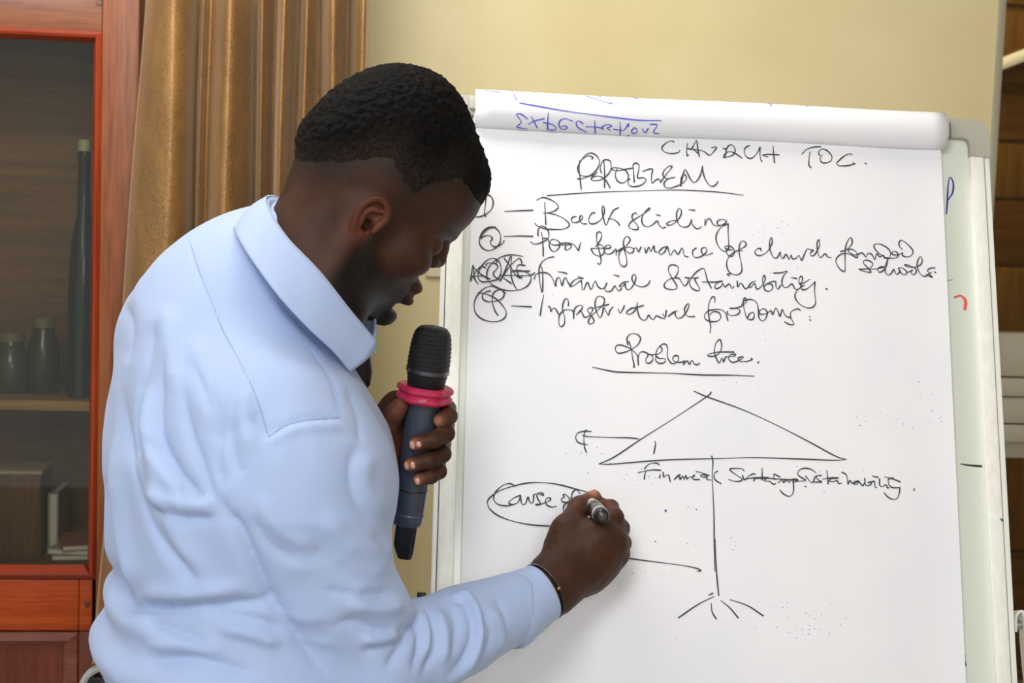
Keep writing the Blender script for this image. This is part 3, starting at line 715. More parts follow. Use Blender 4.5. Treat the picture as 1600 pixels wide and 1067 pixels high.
l3 += [(*F_, p) for p in [[(110,692),(215,680)],[(215,682),(160,700),(125,745),(150,770),(200,745),(225,705),(245,750),(300,715),(330,765),(355,745)],
 [(395,682),(400,750),(430,705),(455,720),(490,770),(540,745)],
 [(610,680),(570,695),(530,745),(560,750),(600,705),(620,765),(650,770),(700,720),(728,650),(715,612),(697,650),(702,720),(715,745)],
 [(715,740),(760,712),(810,725),(812,770),(775,800),(730,790),(712,750),(740,715),(800,690),(850,685),(855,740),(880,775),(912,730)],
 [(830,585),(920,580),(990,562),(945,620),(925,690),(945,745),(990,755),(1045,712),(1080,770),(1120,775),(1165,735)],[(1038,638),(1100,648)],
 [(1255,660),(1180,705),(1140,708)],[(1165,745),(1130,700),(1135,645),(1160,622),(1172,660),(1150,730),(1165,780),(1210,778),(1250,755),(1320,690)],
 [(1320,690),(1315,800),(1328,930),(1300,985),(1240,1000),(1160,970),(1100,910),(1082,850),(1110,790),(1190,730)],[(1450,768),(1465,778)]]]
ink('written_line', l3, INK, sheet, BV_S, 0.0018)
l4 = [(*H_, p) for p in [[(140,580),(220,590),(320,630),(400,690),(470,780),(488,840),(460,900),(390,935),(300,940),(190,910),(110,840),(85,750),(100,660),(150,580),(220,520),(300,497),(380,520),(440,550),(480,585)],
 [(290,555),(230,570),(190,610),(200,660),(260,690),(350,685),(430,655),(462,600),(440,555),(400,540),(340,570),(315,620),(315,700),(340,790),(382,860)],[(555,743),(700,750),(800,755)],
 [(955,610),(930,740),(912,862)],[(1012,748),(1040,770),(1045,815),(1080,770),(1110,790),(1150,850),(1200,810)],
 [(1262,740),(1265,690),(1240,650),(1205,690),(1190,780),(1215,880),(1215,960),(1180,1003),(1150,980),(1145,900),(1165,840),(1220,795),(1290,795),(1325,820),(1330,898)],
 [(1330,890),(1340,790),(1380,745),(1430,738),(1440,770),(1400,815),(1365,855)]]]
l4 += [(*I_, p) for p in [[(20,655),(60,630),(90,690),(130,690),(170,650),(190,600),(165,585),(130,610),(150,650),(200,720),(195,760),(160,772),(138,750),(165,690),(240,620),(310,550),(322,490),(275,455),(230,480),(215,560),(235,640),(272,700),(300,650),(312,585),(335,620),(368,672),(385,620),(420,578)],
 [(205,590),(290,570),(370,550)],[(480,605),(500,648),(535,600),(548,565)],
 [(700,590),(640,595),(590,620),(572,650),(610,662),(660,630),(690,580),(697,525),(695,600),(720,690),(765,730),(800,715),(825,672),(850,705),(880,722),(912,680),(960,700),(1010,715)],[(620,590),(700,580),(765,562)],
 [(985,658),(1012,695),(1025,620)],[(1150,625),(1110,635),(1050,685)],[(1050,685),(1120,640),(1130,680),(1160,708),(1210,690),(1260,620),(1285,560),(1270,542),(1235,590),(1235,640),(1270,685),(1345,688)]]]
l4 += [(*J_, p) for p in [[(265,235),(268,190),(248,170),(215,210),(195,290),(200,400),(220,500),(212,580)],
 [(215,375),(250,342),(310,350),(335,400),(305,445),(230,455),(165,430),(150,385),(190,335),(260,318),(340,320),(390,360),(415,440)],
 [(410,340),(415,370),(470,385),(530,370),(552,335),(530,308),(435,303),(510,300),(590,265),(632,215),(605,185),(590,250),(610,350),(635,415),(660,370),(705,350),(715,390),(695,430),(650,430),(630,410)],
 [(565,290),(590,230),(640,205),(700,208),(745,245),(762,320),(770,410),(810,448),(850,410),(862,345),(825,308),(785,325),(770,350),(800,372),(860,360),(905,330),(925,375),(960,300),(985,340),(1008,395),(1035,315),(1060,375),(1100,405),(1125,400),(1130,350),(1170,320),(1220,312),(1238,328)],
 [(1125,400),(1145,440),(1165,485),(1120,488),(1062,458)],[(1348,435),(1356,440)],[(1345,398),(1349,399)]]]
ink('written_line', l4, INK, sheet, BV_S, 0.0018)
K_ = (900, 500, 5.333)
l5 = [(*K_, p) for p in [[(430,205),(425,150),(460,115),(510,120),(537,155),(515,205),(460,245),(400,270),(350,275),(327,245),(340,212),(390,212),(460,245),(510,295),(516,340),(520,375)],[(440,180),(460,240),(470,310),(485,385),(478,393)],
 [(518,310),(530,275),(560,265),(600,285),(580,330),(590,358),(620,355),(640,325),(630,295),(600,285),(640,290),(690,280),(717,250),(700,215)],
 [(665,300),(665,340),(700,362),(740,350),(740,322),(690,318),(665,290),(680,240),(720,202),(750,205),(762,240),(760,300),(780,345),(810,365),(850,340),(850,300),(820,300),(805,325),(830,350),(880,352),(905,340),(892,375),(925,340),(945,370),(965,335),(985,365),(1010,372),(1030,360)],
 [(1105,285),(1180,268),(1315,267)],
 [(1095,292),(1110,302),(1160,300),(1200,265),(1213,210),(1198,162),(1165,195),(1152,260),(1165,310),(1192,358),(1215,315),(1228,350),(1245,310),(1275,305),(1320,300),(1325,285),(1285,290),(1270,320),(1300,352),(1350,340),(1390,315),(1385,305),(1350,320),(1370,345),(1420,345),(1465,330),(1460,318)],[(1513,356),(1523,350)]]]
ink('problem_tree_title', l5, INK, sheet, BV_S, 0.0018)
ink('underline', [(*K_, [(140,393),(240,415),(350,433),(600,440),(820,445),(1050,458),(1300,460),(1480,468)])], INK, sheet, BV_S, 0.0019)
Q_ = (880, 500, 2.857); R_ = (740, 740, 3.2); S_ = (880, 640, 6.667)
tree = [(*Q_, p) for p in [[(660,322),(640,342),(500,435),(350,530),(230,610),(160,642)],[(160,642),(220,643),(450,625),(700,618),(850,614),(1050,620),(1210,626),(1262,622)],
 [(585,318),(640,342),(800,400),(950,468),(1100,545),(1210,605),(1262,622)],[(663,607),(668,640),(665,700),(672,857),(674,990),(677,1120)]]]
tree += [(*R_, p) for p in [[(1207,330),(1210,400),(1215,500),(1225,608)],[(1200,615),(1120,655),(1025,720)],[(1175,608),(1195,598)],[(1188,650),(1192,690),(1212,725)],[(1237,635),(1280,670),(1322,720)],[(1283,630),(1370,660),(1447,710)],
 [(700,410),(768,422),(900,440),(1040,458),(1110,472),(1137,485),(1118,488)]]]
tree += [(*S_, p) for p in [[(290,228),(220,225),(155,242),(130,285),(145,330),(190,355),(250,362)],[(238,212),(218,260),(215,330),(225,400),(243,448)],[(205,268),(280,282),(500,290),(680,293),(785,305)],[(957,330),(960,370),(943,455)]]]
ink('tree_drawing', tree, INK, sheet, BV_S, 0.0017)
V_ = (980, 710, 7.273); L_ = (1180, 710, 6.154)
l6 = [(*V_, p) for p in [[(197,160),(240,115),(300,98),(340,100),(362,115)],[(125,207),(220,185),(310,175),(380,180)],[(210,185),(200,230),(193,280)],[(375,225),(367,265)],[(410,205),(412,255),(440,238),(470,235),(480,280),(490,310)],
 [(600,230),(570,245),(530,290),(590,245),(600,285),(630,245),(645,285),(665,240),(680,280),(700,262),(735,255),(765,240),(755,235),(740,270),(770,285),(820,285)],
 [(785,195),(850,210),(930,240),(860,230),(830,245),(870,258),(905,255),(905,285),(950,290)],[(1025,190),(995,210),(985,250),(1005,295),(1065,330)],
 [(1325,185),(1300,162),(1175,162),(1180,190),(1250,240),(1300,275),(1290,302),(1220,305),(1155,285)],[(1310,240),(1330,290),(1375,250),(1400,235),(1430,220),(1455,225)],[(1330,285),(1440,265),(1600,262)],[(1330,278),(1440,268),(1600,272)],[(1440,265),(1440,300)],[(1533,158),(1533,290)]]]
l6 += [(*L_, p) for p in [[(0,232),(60,228),(200,235),(350,245),(410,250)],[(30,222),(150,230),(200,238)],[(95,240),(90,255),(140,260),(170,285),(195,282)],[(180,225),(180,190),(235,215)],
 [(220,270),(260,245),(270,270),(300,245),(325,270),(350,240),(405,240),(390,262),(360,265)],[(365,255),(368,340),(350,392),(310,400),(260,370),(238,342)],
 [(583,175),(540,145),(480,132),(425,150),(408,190),(440,220),(485,250),(405,258)],[(485,210),(510,240),(545,272),(570,230),(590,205)],[(635,200),(590,210),(600,240),(638,265),(560,265)],
 [(688,158),(695,220),(700,283)],[(650,238),(720,225),(795,225)],[(790,230),(730,232),(712,255),(750,262),(785,250),(800,278),(828,275)],[(835,172),(870,190),(885,230),(890,285),(910,250),(930,280)],
 [(930,280),(960,258),(1000,255),(945,280),(975,288),(1000,265),(1030,300),(1055,265),(1052,232)],[(1052,232),(1060,290),(1090,300),(1115,280),(1100,262),(1080,275),(1115,265),(1145,260),(1150,310),(1165,318)],
 [(1125,208),(1180,220)],[(1195,235),(1195,290),(1220,310),(1255,290),(1270,320),(1285,320)],[(1245,215),(1320,235),(1393,263)],[(1325,225),(1280,240),(1280,265),(1290,300),(1330,320),(1388,318)],
 [(1388,318),(1385,370),(1360,425),(1310,428),(1265,400),(1240,368)],[(478,305),(484,311)],[(1527,325),(1527,345)]]]
ink('tree_label', l6, INK, sheet, BV_S, 0.0017)
M_ = (750, 740, 8.0)
l7 = [(*M_, p) for p in [[(435,160),(400,132),(350,125),(280,150),(210,210),(170,280),(180,340),(230,385),(320,402),(400,390),(470,360),(505,300)],
 [(505,270),(430,300),(370,345),(365,375),(420,385),(480,350),(505,280),(510,330),(530,385),(570,370),(600,290),(620,350),(655,365),(670,310),(668,265)],
 [(668,265),(720,250),(790,270),(780,245),(740,238),(712,265),(720,310),(755,375),(720,395),(695,385),(760,380),(830,355),(880,330),(875,305),(840,305),(815,345),(840,395),(900,417),(950,408)],
 [(1400,250),(1340,230),(1190,190),(1000,140),(850,117),(700,110),(560,122),(400,160),(250,210),(150,275),(100,330),(95,380),(130,450),(220,520),(350,575),(500,615),(700,645),(950,655),(1050,650)],
 [(1110,300),(1070,262),(1040,262),(1050,295),(1020,310),(1020,340),(1060,360),(1110,345),(1115,305)],[(1245,245),(1220,208),(1185,205),(1150,250),(1140,320),(1080,365),(1045,410),(1045,460),(1065,495)],[(1090,370),(1135,330),(1140,300)]]]
ink('circled_note', l7, INK, sheet, BV_S, 0.0018)
# pen specks over the sheet
sp = random.Random(3); vs = []; fs = []
def speck(px, py, r):
    h = hit(BV_S, px, py)
    if h is None: return
    b = len(vs)
    for k in range(5):
        a = 2 * math.pi * k / 5
        vs.append(h + Vector(BR) * r * math.cos(a) + Vector(BU) * r * math.sin(a))
    fs.append(tuple(range(b, b + 5)))
cl = [(sp.uniform(745, 1470), sp.uniform(310, 1040)) for _ in range(26)]
for _ in range(260):
    c = sp.choice(cl); speck(c[0] + sp.gauss(0, 26), c[1] + sp.gauss(0, 9), sp.choice((0.0003, 0.0004, 0.0005, 0.0007)))
mesh('ink_specks', vs, fs, INKV, sheet, kind='stuff')
vs = []; fs = []
for (x, y, r) in ((1040, 798, 0.0018), (1088, 796, 0.001), (1075, 792, 0.0008), (919, 739, 0.0008), (1024, 846, 0.001), (1435, 597, 0.0008)): speck(x, y, r)
mesh('ink_blots', vs, fs, INKB, sheet, kind='stuff')
# marks on the whiteboard margin and frame
wbo = [o for o in ez.children if o.name.startswith('whiteboard')][0]
BV_W = bvh_of(wbo)
ink('blue_mark', [(1380,0,1.977,[(195,660),(198,620),(200,575),(206,548),(216,565),(214,595),(200,618)])], INKD, wbo, BV_W, 0.0022)
ink('red_mark', [(1380,0,1.977,[(222,918),(240,914),(254,930),(252,955)])], INKR, wbo, BV_W, 0.004)
ink('grey_mark', [(1380,0,1.977,[(190,865),(202,866),(214,864)])], Mat('grey ink', (150,150,160), .7).m, wbo, BV_W, 0.0012)
ink('dark_mark', [(1380,540,2.023,[(247,374),(270,378),(310,381)])], DARKINK, wbo, BV_W, 0.0024)
ink('blue_mark', [(1380,540,2.023,[(257,980),(256,995),(259,1010)])], INKD, wbo, BV_W, 0.0028)
for ch in ez.children:
    if ch.name.startswith('frame_side') and (ch.matrix_world @ ch.data.vertices[0].co - Vector(B(BW, -0.5))).dot(Vector(BR)) > -0.1:
        bvf = bvh_of(ch)
        ink('green_mark', [(1380,540,2.023,[(322,525),(324,535)])], INKG, ch, bvf, 0.005)
        ink('green_mark', [(1380,540,2.023,[(372,548),(376,552)])], INKG, ch, bvf, 0.003)
# ================================================================== the man
# ---- a small signed-distance sculpting kit (numpy) + surface nets
def sstep(a, b, x):
    t = np.clip((x - a) / (b - a), 0, 1); return t * t * (3 - 2 * t)
class Vol:
    def __init__(s, lo, hi, h, R=None, O=None):
        """grid in a local frame; R rows = local axes in world, O = origin"""
        s.lo = np.array(lo, float); s.h = h
        s.n = [int(math.ceil((hi[i] - lo[i]) / h)) + 1 for i in range(3)]
        s.ax = [(s.lo[i] + h * np.arange(s.n[i])).astype(np.float32) for i in range(3)]
        s.F = np.full(s.n, 9.0, np.float32)
        s.R = np.eye(3) if R is None else np.array(R); s.O = np.zeros(3) if O is None else np.array(O)
    def loc(s, p): return s.R @ (np.asarray(p, float) - s.O)      # world -> local
    def sub(s, lo, hi, m):
        sl = []
        for i in range(3):
            a = int(max(0, math.floor((lo[i] - m - s.lo[i]) / s.h))); b = int(min(s.n[i], math.ceil((hi[i] + m - s.lo[i]) / s.h) + 1))
            if b <= a: return None
            sl.append(slice(a, b))
        X, Y, Z = s.ax[0][sl[0]][:, None, None], s.ax[1][sl[1]][None, :, None], s.ax[2][sl[2]][None, None, :]
        return tuple(sl), X, Y, Z
    def comb(s, sl, d, k, op):
        F = s.F[sl]
        if op == 'u':
            if k > 0:
                h = np.maximum(k - np.abs(F - d), 0) / k; s.F[sl] = np.minimum(F, d) - h * h * k * 0.25
            else: s.F[sl] = np.minimum(F, d)
        elif op == 's':
            d = -d
            if k > 0:
                h = np.maximum(k - np.abs(F - d), 0) / k; s.F[sl] = np.maximum(F, d) + h * h * k * 0.25
            else: s.F[sl] = np.maximum(F, d)
    def cap(s, a, b, r1, r2=None, k=0.01, op='u', local=False):
        r2 = r1 if r2 is None else r2
        if not local: a, b = s.loc(a), s.loc(b)
        a = np.asarray(a, float); b = np.asarray(b, float)
        q = s.sub(np.minimum(a, b), np.maximum(a, b), max(r1, r2) + k + 0.03)
        if q is None: return
        sl, X, Y, Z = q; ab = b - a; L2 = max(float(ab @ ab), 1e-9)
        x, y, z = X - a[0], Y - a[1], Z - a[2]
        t = np.clip((x * ab[0] + y * ab[1] + z * ab[2]) / L2, 0, 1)
        d = np.sqrt((x - t * ab[0]) ** 2 + (y - t * ab[1]) ** 2 + (z - t * ab[2]) ** 2) - (r1 + (r2 - r1) * t)
        s.comb(sl, d, k, op)
    def chain(s, pts, rs, k=0.008, op='u', local=False):
        for i in range(len(pts) - 1): s.cap(pts[i], pts[i + 1], rs[i], rs[i + 1], k if i == 0 else max(0.003, k * 0.4), op, local)
    def ell(s, c, r, k=0.01, op='u', rot=None, local=False):
        if not local: c = s.loc(c)
        c = np.asarray(c, float); r = np.asarray(r, float)
        m = float(r.max()); q = s.sub(c - m, c + m, k + 0.03)
        if q is None: return
        sl, X, Y, Z = q; x, y, z = X - c[0], Y - c[1], Z - c[2]
        if rot is not None:
            R = np.array(rot); x, y, z = (R[0, 0] * x + R[0, 1] * y + R[0, 2] * z, R[1, 0] * x + R[1, 1] * y + R[1, 2] * z, R[2, 0] * x + R[2, 1] * y + R[2, 2] * z)
        k0 = np.sqrt((x / r[0]) ** 2 + (y / r[1]) ** 2 + (z / r[2]) ** 2)
        k1 = np.sqrt((x / r[0] ** 2) ** 2 + (y / r[1] ** 2) ** 2 + (z / r[2] ** 2) ** 2) + 1e-6
        s.comb(sl, (k0 * (k0 - 1.0) / k1).astype(np.float32), k, op)
    def mesh(s, smooth=1):
        F = s.F; n = F.shape; ins = F < 0
        c = np.zeros(tuple(v - 1 for v in n), np.int8)
        for dx in (0, 1):
            for dy in (0, 1):
                for dz in (0, 1): c += ins[dx:n[0] - 1 + dx, dy:n[1] - 1 + dy, dz:n[2] - 1 + dz]
        act = (c > 0) & (c < 8)
        idx = np.argwhere(act); N = len(idx)
        imap = np.full(act.shape, -1, np.int32); imap[act] = np.arange(N)
        P = np.zeros((N, 3)); W = np.zeros(N)
        for ax in range(3):
            o = [a for a in range(3) if a != ax]
            for u in (0, 1):
                for v in (0, 1):
                    i0 = idx.copy(); i0[:, o[0]] += u; i0[:, o[1]] += v
                    i1 = i0.copy(); i1[:, ax] += 1
                    f0 = F[i0[:, 0], i0[:, 1], i0[:, 2]]; f1 = F[i1[:, 0], i1[:, 1], i1[:, 2]]
                    cr = (f0 < 0) != (f1 < 0)
                    t = f0 / np.where(cr, f0 - f1, 1.0)
                    p = i0.astype(float); p[:, ax] += t
                    P[cr] += p[cr]; W[cr] += 1
        P /= W[:, None]
        quads = []
        for ax in range(3):
            o = [a for a in range(3) if a != ax]
            s0 = [slice(None)] * 3; s1 = [slice(None)] * 3
            s0[ax] = slice(0, n[ax] - 1); s1[ax] = slice(1, n[ax])
            a = ins[tuple(s0)]; b = ins[tuple(s1)]
            e = np.argwhere(a != b)
            e = e[(e[:, o[0]] > 0) & (e[:, o[1]] > 0) & (e[:, o[0]] < n[o[0]] - 1) & (e[:, o[1]] < n[o[1]] - 1)]
            def g(du, dv):
                q = e.copy(); q[:, o[0]] += du; q[:, o[1]] += dv; return imap[q[:, 0], q[:, 1], q[:, 2]]
            Q = np.stack([g(-1, -1), g(0, -1), g(0, 0), g(-1, 0)], 1)
            fl = a[e[:, 0], e[:, 1], e[:, 2]]
            if ax == 1: fl = ~fl
            Q[~fl] = Q[~fl][:, ::-1]
            quads.append(Q)
        Q = np.concatenate(quads); Q = Q[(Q >= 0).all(1)]
        P = s.lo + P * s.h
        for _ in range(smooth): P = lap(P, Q, 0.6)
        return s.O + P @ s.R, Q
def lap(P, Q, w):
    A = np.zeros_like(P); C_ = np.zeros(len(P))
    for i in range(4):
        j = Q[:, (i + 1) % 4]; k = Q[:, i]
        np.add.at(A, k, P[j]); np.add.at(C_, k, 1); np.add.at(A, j, P[k]); np.add.at(C_, j, 1)
    return P + (A / np.maximum(C_, 1)[:, None] - P) * w
def vnormals(P, Q):
    n = np.cross(P[Q[:, 2]] - P[Q[:, 0]], P[Q[:, 3]] - P[Q[:, 1]])
    N = np.zeros_like(P)
    for i in range(4): np.add.at(N, Q[:, i], n)
    return N / np.maximum(np.linalg.norm(N, axis=1), 1e-12)[:, None]
def npmesh(name, P, Q, mat, parent, attr=None, label=None):
    me = bpy.data.meshes.new(name)
    me.vertices.add(len(P)); me.vertices.foreach_set('co', P.astype(np.float32).ravel())
    me.loops.add(Q.size); me.loops.foreach_set('vertex_index', Q.astype(np.int32).ravel())
    me.polygons.add(len(Q)); me.polygons.foreach_set('loop_start', np.arange(0, Q.size, 4, dtype=np.int32))
    me.update(calc_edges=True); me.validate()
    me.polygons.foreach_set('use_smooth', np.ones(len(me.polygons), bool))
    if attr is not None:
        for nm, v in attr.items():
            a = me.attributes.new(nm, 'FLOAT', 'POINT'); a.data.foreach_set('value', v.astype(np.float32))
    me.materials.append(mat)
    o = bpy.data.objects.new(name, me); COL.objects.link(o)
    if label: o['label'] = label
    return put(o, parent)

UP = np.array([0, 0, 1.0])
def frame_axes(yaw):                                          # facing and left for a yaw away from the camera's right
    a = math.radians(yaw)
    f = RGH * math.cos(a) + FWH * math.sin(a)
    return f, np.cross(UP, f)

# ---- head frame
HY, HP, HRO = 24.0, 33.0, 14.0
hf, hl = frame_axes(HY)
_d = math.radians(HP)
HX = hf * math.cos(_d) - UP * math.sin(_d); _z = hf * math.sin(_d) + UP * math.cos(_d)
_q = math.radians(HRO)
HZ = _z * math.cos(_q) - hl * math.sin(_q); HL = hl * math.cos(_q) + _z * math.sin(_q)
HC = at(593, 300, 1.56)
HS = 1.0
HR = np.array([HX, HL, HZ])

def skull(v, grow=0.0):
    v.ell((-0.017, 0, 0.035), np.array([0.080, 0.077, 0.095]) + grow, 0.0, local=True)
    v.ell((-0.020, 0, 0.022), np.array([0.072, 0.072, 0.078]) + grow, 0.02, local=True)
    v.ell((0.035, 0, 0.038), np.array([0.067, 0.066, 0.060]) + grow, 0.02, local=True)
def scaled(v, s):
    return v
head = Vol((-0.16, -0.11, -0.24), (0.155, 0.105, 0.15), 0.0016)
skull(head)
L = dict(local=True)
head.ell((0.036, 0, -0.035), (0.052, 0.060, 0.066), 0.02, **L)
head.ell((0.030, 0, -0.078), (0.054, 0.050, 0.036), 0.02, **L)
for s in (-1, 1):
    head.cap((-0.012, s * 0.053, -0.055), (0.062, s * 0.018, -0.108), 0.015, 0.013, 0.02, **L)
    head.cap((-0.016, s * 0.060, -0.020), (-0.010, s * 0.053, -0.060), 0.014, 0.014, 0.02, **L)
    head.ell((0.058, s * 0.042, -0.034), (0.026, 0.020, 0.018), 0.018, **L)
    head.cap((0.060, s * 0.040, 0.010), (0.087, s * 0.014, 0.008), 0.010, 0.010, 0.012, **L)
head.ell((0.083, 0, -0.105), (0.020, 0.021, 0.017), 0.016, **L)
head.ell((0.068, 0, -0.070), (0.028, 0.030, 0.028), 0.016, **L)
for s in (-1, 1):
    head.ell((0.098, s * 0.031, -0.010), (0.018, 0.019, 0.012), 0.012, 's', **L)
head.chain([(0.088, 0, 0.002), (0.094, 0, -0.010), (0.099, 0, -0.021)], [0.008, 0.0095, 0.0108], 0.012, **L)
for s in (-1, 1):
    head.ell((0.090, s * 0.0135, -0.026), (0.011, 0.0085, 0.008), 0.006, **L)
    head.ell((0.095, s * 0.007, -0.034), (0.006, 0.0035, 0.003), 0.003, 's', **L)
    # eyeball under lowered lids
    head.ell((0.073, s * 0.030, -0.010), (0.0135, 0.0145, 0.0125), 0.004, **L)
    head.cap((0.085, s * 0.020, -0.016), (0.079, s * 0.042, -0.015), 0.0022, 0.0022, 0.003, **L)
head.ell((0.095, 0, -0.061), (0.011, 0.024, 0.008), 0.007, **L)
head.ell((0.095, 0, -0.077), (0.012, 0.021, 0.009), 0.007, **L)
head.cap((0.104, -0.020, -0.0715), (0.104, 0.020, -0.0715), 0.0018, 0.0018, 0.004, 's', **L)
head.ell((0.092, 0, -0.092), (0.010, 0.018, 0.005), 0.008, 's', **L)
# neck, drawn in world directions then brought into head space
def hw(p): return HC + (np.asarray(p) * HS) @ HR
def wh(p): return (HR @ (np.asarray(p) - HC)) / HS
nb = wh(at(473, 420, 1.535)); nb2 = wh(at(420, 480, 1.54))
head.cap((-0.038, 0, -0.012), nb, 0.054, 0.058, 0.03, **L)
head.cap((0.005, 0, -0.060), wh(at(505, 470, 1.52)), 0.042, 0.050, 0.03, **L)
for s in (-1, 1):                                              # neck muscle from behind the ear
    head.cap((-0.020, s * 0.062, -0.03), wh(at(500, 460, 1.52 + s * 0.03)), 0.012, 0.012, 0.025, **L)
# ears
for s in (-1, 1):
    er = math.radians(18)
    a = np.array([math.cos(er), s * -math.sin(er) * -1, 0]); 
    R = np.array([[math.cos(er), math.sin(er) * s * -1, 0], [math.sin(er) * s, math.cos(er), 0], [0, 0, 1.0]])
    ec = np.array([-0.012, s * 0.0775, -0.026])
    head.ell(ec, (0.016, 0.0062, 0.0245), 0.006, rot=R, **L)
    head.ell(ec + (-0.001, s * 0.008, 0.002), (0.0100, 0.0060, 0.0168), 0.003, 's', rot=R, **L)
    rim = [(0.012, 0.006, -0.004), (0.015, 0.007, 0.012), (0.008, 0.009, 0.025), (-0.006, 0.0105, 0.029), (-0.017, 0.012, 0.020), (-0.020, 0.012, 0.004), (-0.015, 0.010, -0.012), (-0.007, 0.007, -0.024)]
    rim = crom([ec + 0.86 * np.array([x, s * y, z]) for x, y, z in rim], 3)
    head.chain(rim, [0.0032] * len(rim), 0.003, **L)
    anti = crom([ec + 0.86 * np.array([x, s * y, z]) for x, y, z in [(0.004, 0.006, 0.016), (-0.008, 0.008, 0.012), (-0.011, 0.008, 0.0), (-0.006, 0.007, -0.010)]], 3)
    head.chain(anti, [0.0026] * len(anti), 0.003, **L)
    head.ell(ec + (-0.001, s * 0.004, -0.022), (0.0072, 0.0045, 0.0075), 0.005, **L)      # lobe
    head.ell(ec + (0.0095, s * 0.006, -0.005), (0.004, 0.0045, 0.006), 0.003, **L)         # tragus
    head.ell(ec + (0.002, s * 0.004, -0.006), (0.006, 0.010, 0.007), 0.002, 's', **L)     # canal
HPn, HQ = head.mesh(1)
# colour masks in head space
x, y, z = HPn[:, 0], HPn[:, 1], HPn[:, 2]
ay = np.abs(y)
jaw = sstep(-0.030, -0.062, z + 0.25 * x * 0 + 0.0) * sstep(-0.012, 0.010, x) * (1 - sstep(0.096, 0.104, x) * 0.5)
cheek_cut = sstep(-0.052 - 0.35 * (0.07 - x) * 0, -0.082, z - 0.25 * (0.05 - x))
beard = np.clip(1.0 * sstep(-0.050, -0.082, z - 0.42 * np.clip(0.058 - x, 0, 0.07)) * sstep(-0.022, -0.002, x), 0, 1)
beard *= 1 - sstep(0.030, 0.0, z + 0.14) * 0
lipm = np.exp(-(((z + 0.071) / 0.012) ** 2 + (y / 0.022) ** 2)) * sstep(0.088, 0.096, x)
mous = np.exp(-(((z + 0.054) / 0.007) ** 2 + (y / 0.026) ** 2)) * sstep(0.080, 0.09, x)
beard = np.clip(np.maximum(beard, mous * 0.8) - lipm * 1.5, 0, 1)
neckb = sstep(-0.118, -0.135, z)                                # nothing below the jaw
beard *= (1 - neckb * 0.9)
line = np.where(x > 0.045, 0.060 - 0.2 * (x - 0.045), np.where(x > 0.012, 0.028 + 0.97 * (x - 0.012), 0.016 + (0.012 - x) * 0.35))
line = np.where(x < -0.035, 0.033 + (x + 0.035) * 1.05, line)
scalp = sstep(-0.040, 0.022, z - line) * (1 - sstep(-0.12, -0.09, -x) * 0)
brow = np.exp(-((z - 0.012) / 0.0045) ** 2) * sstep(0.012, 0.020, ay) * (1 - sstep(0.046, 0.054, ay)) * sstep(0.055, 0.07, x)
eard = np.exp(-(((x + 0.012) / 0.020) ** 2 + ((z + 0.026) / 0.030) ** 2)) * sstep(0.074, 0.082, ay)
dark = np.clip(beard + brow * 0.8, 0, 1) * (1 - eard * 0.9)
scalp = scalp * (1 - eard * 0.9)
red = np.clip(eard * 0.9 + lipm * 0.5, 0, 1)
HW = HC + (HPn * HS) @ HR

_s = Mat('skin', (64, 38, 24), 0.55)
_s.b.inputs['Specular IOR Level'].default_value = 0.22
_s.b.inputs['Subsurface Weight'].default_value = 0.04
_s.b.inputs['Subsurface Radius'].default_value = (0.01, 0.004, 0.002)
_co = _s.coord()
_n = _s.noise(_co, 28, 3); _fine = _s.noise(_co, 900, 2)
def attr(M_, nm):
    a = M_.n('ShaderNodeAttribute'); a.attribute_name = nm; return a.outputs['Fac']
_c0 = _s.ramp(_n, [(0.3, (54, 32, 20)), (0.7, (72, 44, 29))])
_c1 = mix(_s, attr(_s, 'red'), _c0, (108, 60, 42))
_c2 = mix(_s, attr(_s, 'pale'), _c1, (178, 122, 96))
_st = _s.noise(_co, 700, 3, 0.7)
_stub = _s.ramp(_st, [(0.35, (9, 7, 6)), (0.75, (30, 22, 18))])
_fd = _s.ramp(_st, [(0.35, (24, 19, 16)), (0.7, (50, 39, 32))])
_c25 = mix(_s, attr(_s, 'scalp'), _c2, _fd)
_c3 = mix(_s, attr(_s, 'dark'), _c25, _stub)
_s.base(_c3); _s.bump(_fine, 0.25, 0.0004)
SKIN = _s.m

_h = Mat('hair', (14, 12, 11), 0.75); _h.b.inputs['Specular IOR Level'].default_value = 0.1
_hn = _h.noise(_h.coord(), 480, 4, 0.7); _fa = _h.n('ShaderNodeAttribute'); _fa.attribute_name = 'fade'
_h.base(mix(_h, _fa.outputs['Fac'], _h.ramp(_hn, [(0.35, (5, 5, 5)), (0.75, (22, 18, 16))]), _h.ramp(_hn, [(0.35, (14, 11, 9)), (0.7, (56, 45, 37))]))); _h.bump(_hn, 0.9, 0.0015)
HAIR = _h.m

man = empty('person', (HC[0] - 0.12, HC[1] - 0.02, 0.0), 'man in pale blue shirt writing on the pad, microphone in his left hand', 'person')

# ---- hair: the skull grown by a thickness that fades above the ears
hv = Vol((-0.15, -0.105, -0.13), (0.125, 0.105, 0.17), 0.0018)
skull(hv)
hv.cap((-0.038, 0, -0.012), nb, 0.054, 0.058, 0.03, **L)
for s in (-1, 1): hv.cap((-0.016, s * 0.060, -0.020), (-0.010, s * 0.053, -0.060), 0.014, 0.014, 0.02, **L)
for s in (-1, 1): hv.cap((-0.020, s * 0.062, -0.03), wh(at(500, 460, 1.52 + s * 0.03)), 0.012, 0.012, 0.025, **L)
X, Y, Z = hv.ax[0][:, None, None], hv.ax[1][None, :, None], hv.ax[2][None, None, :]
ln = np.where(X > 0.045, 0.060 - 0.2 * (X - 0.045), np.where(X > 0.012, 0.028 + 0.97 * (X - 0.012), 0.016 + (0.012 - X) * 0.35))
ln = np.where(X < -0.035, 0.033 + (X + 0.035) * 1.05, ln)
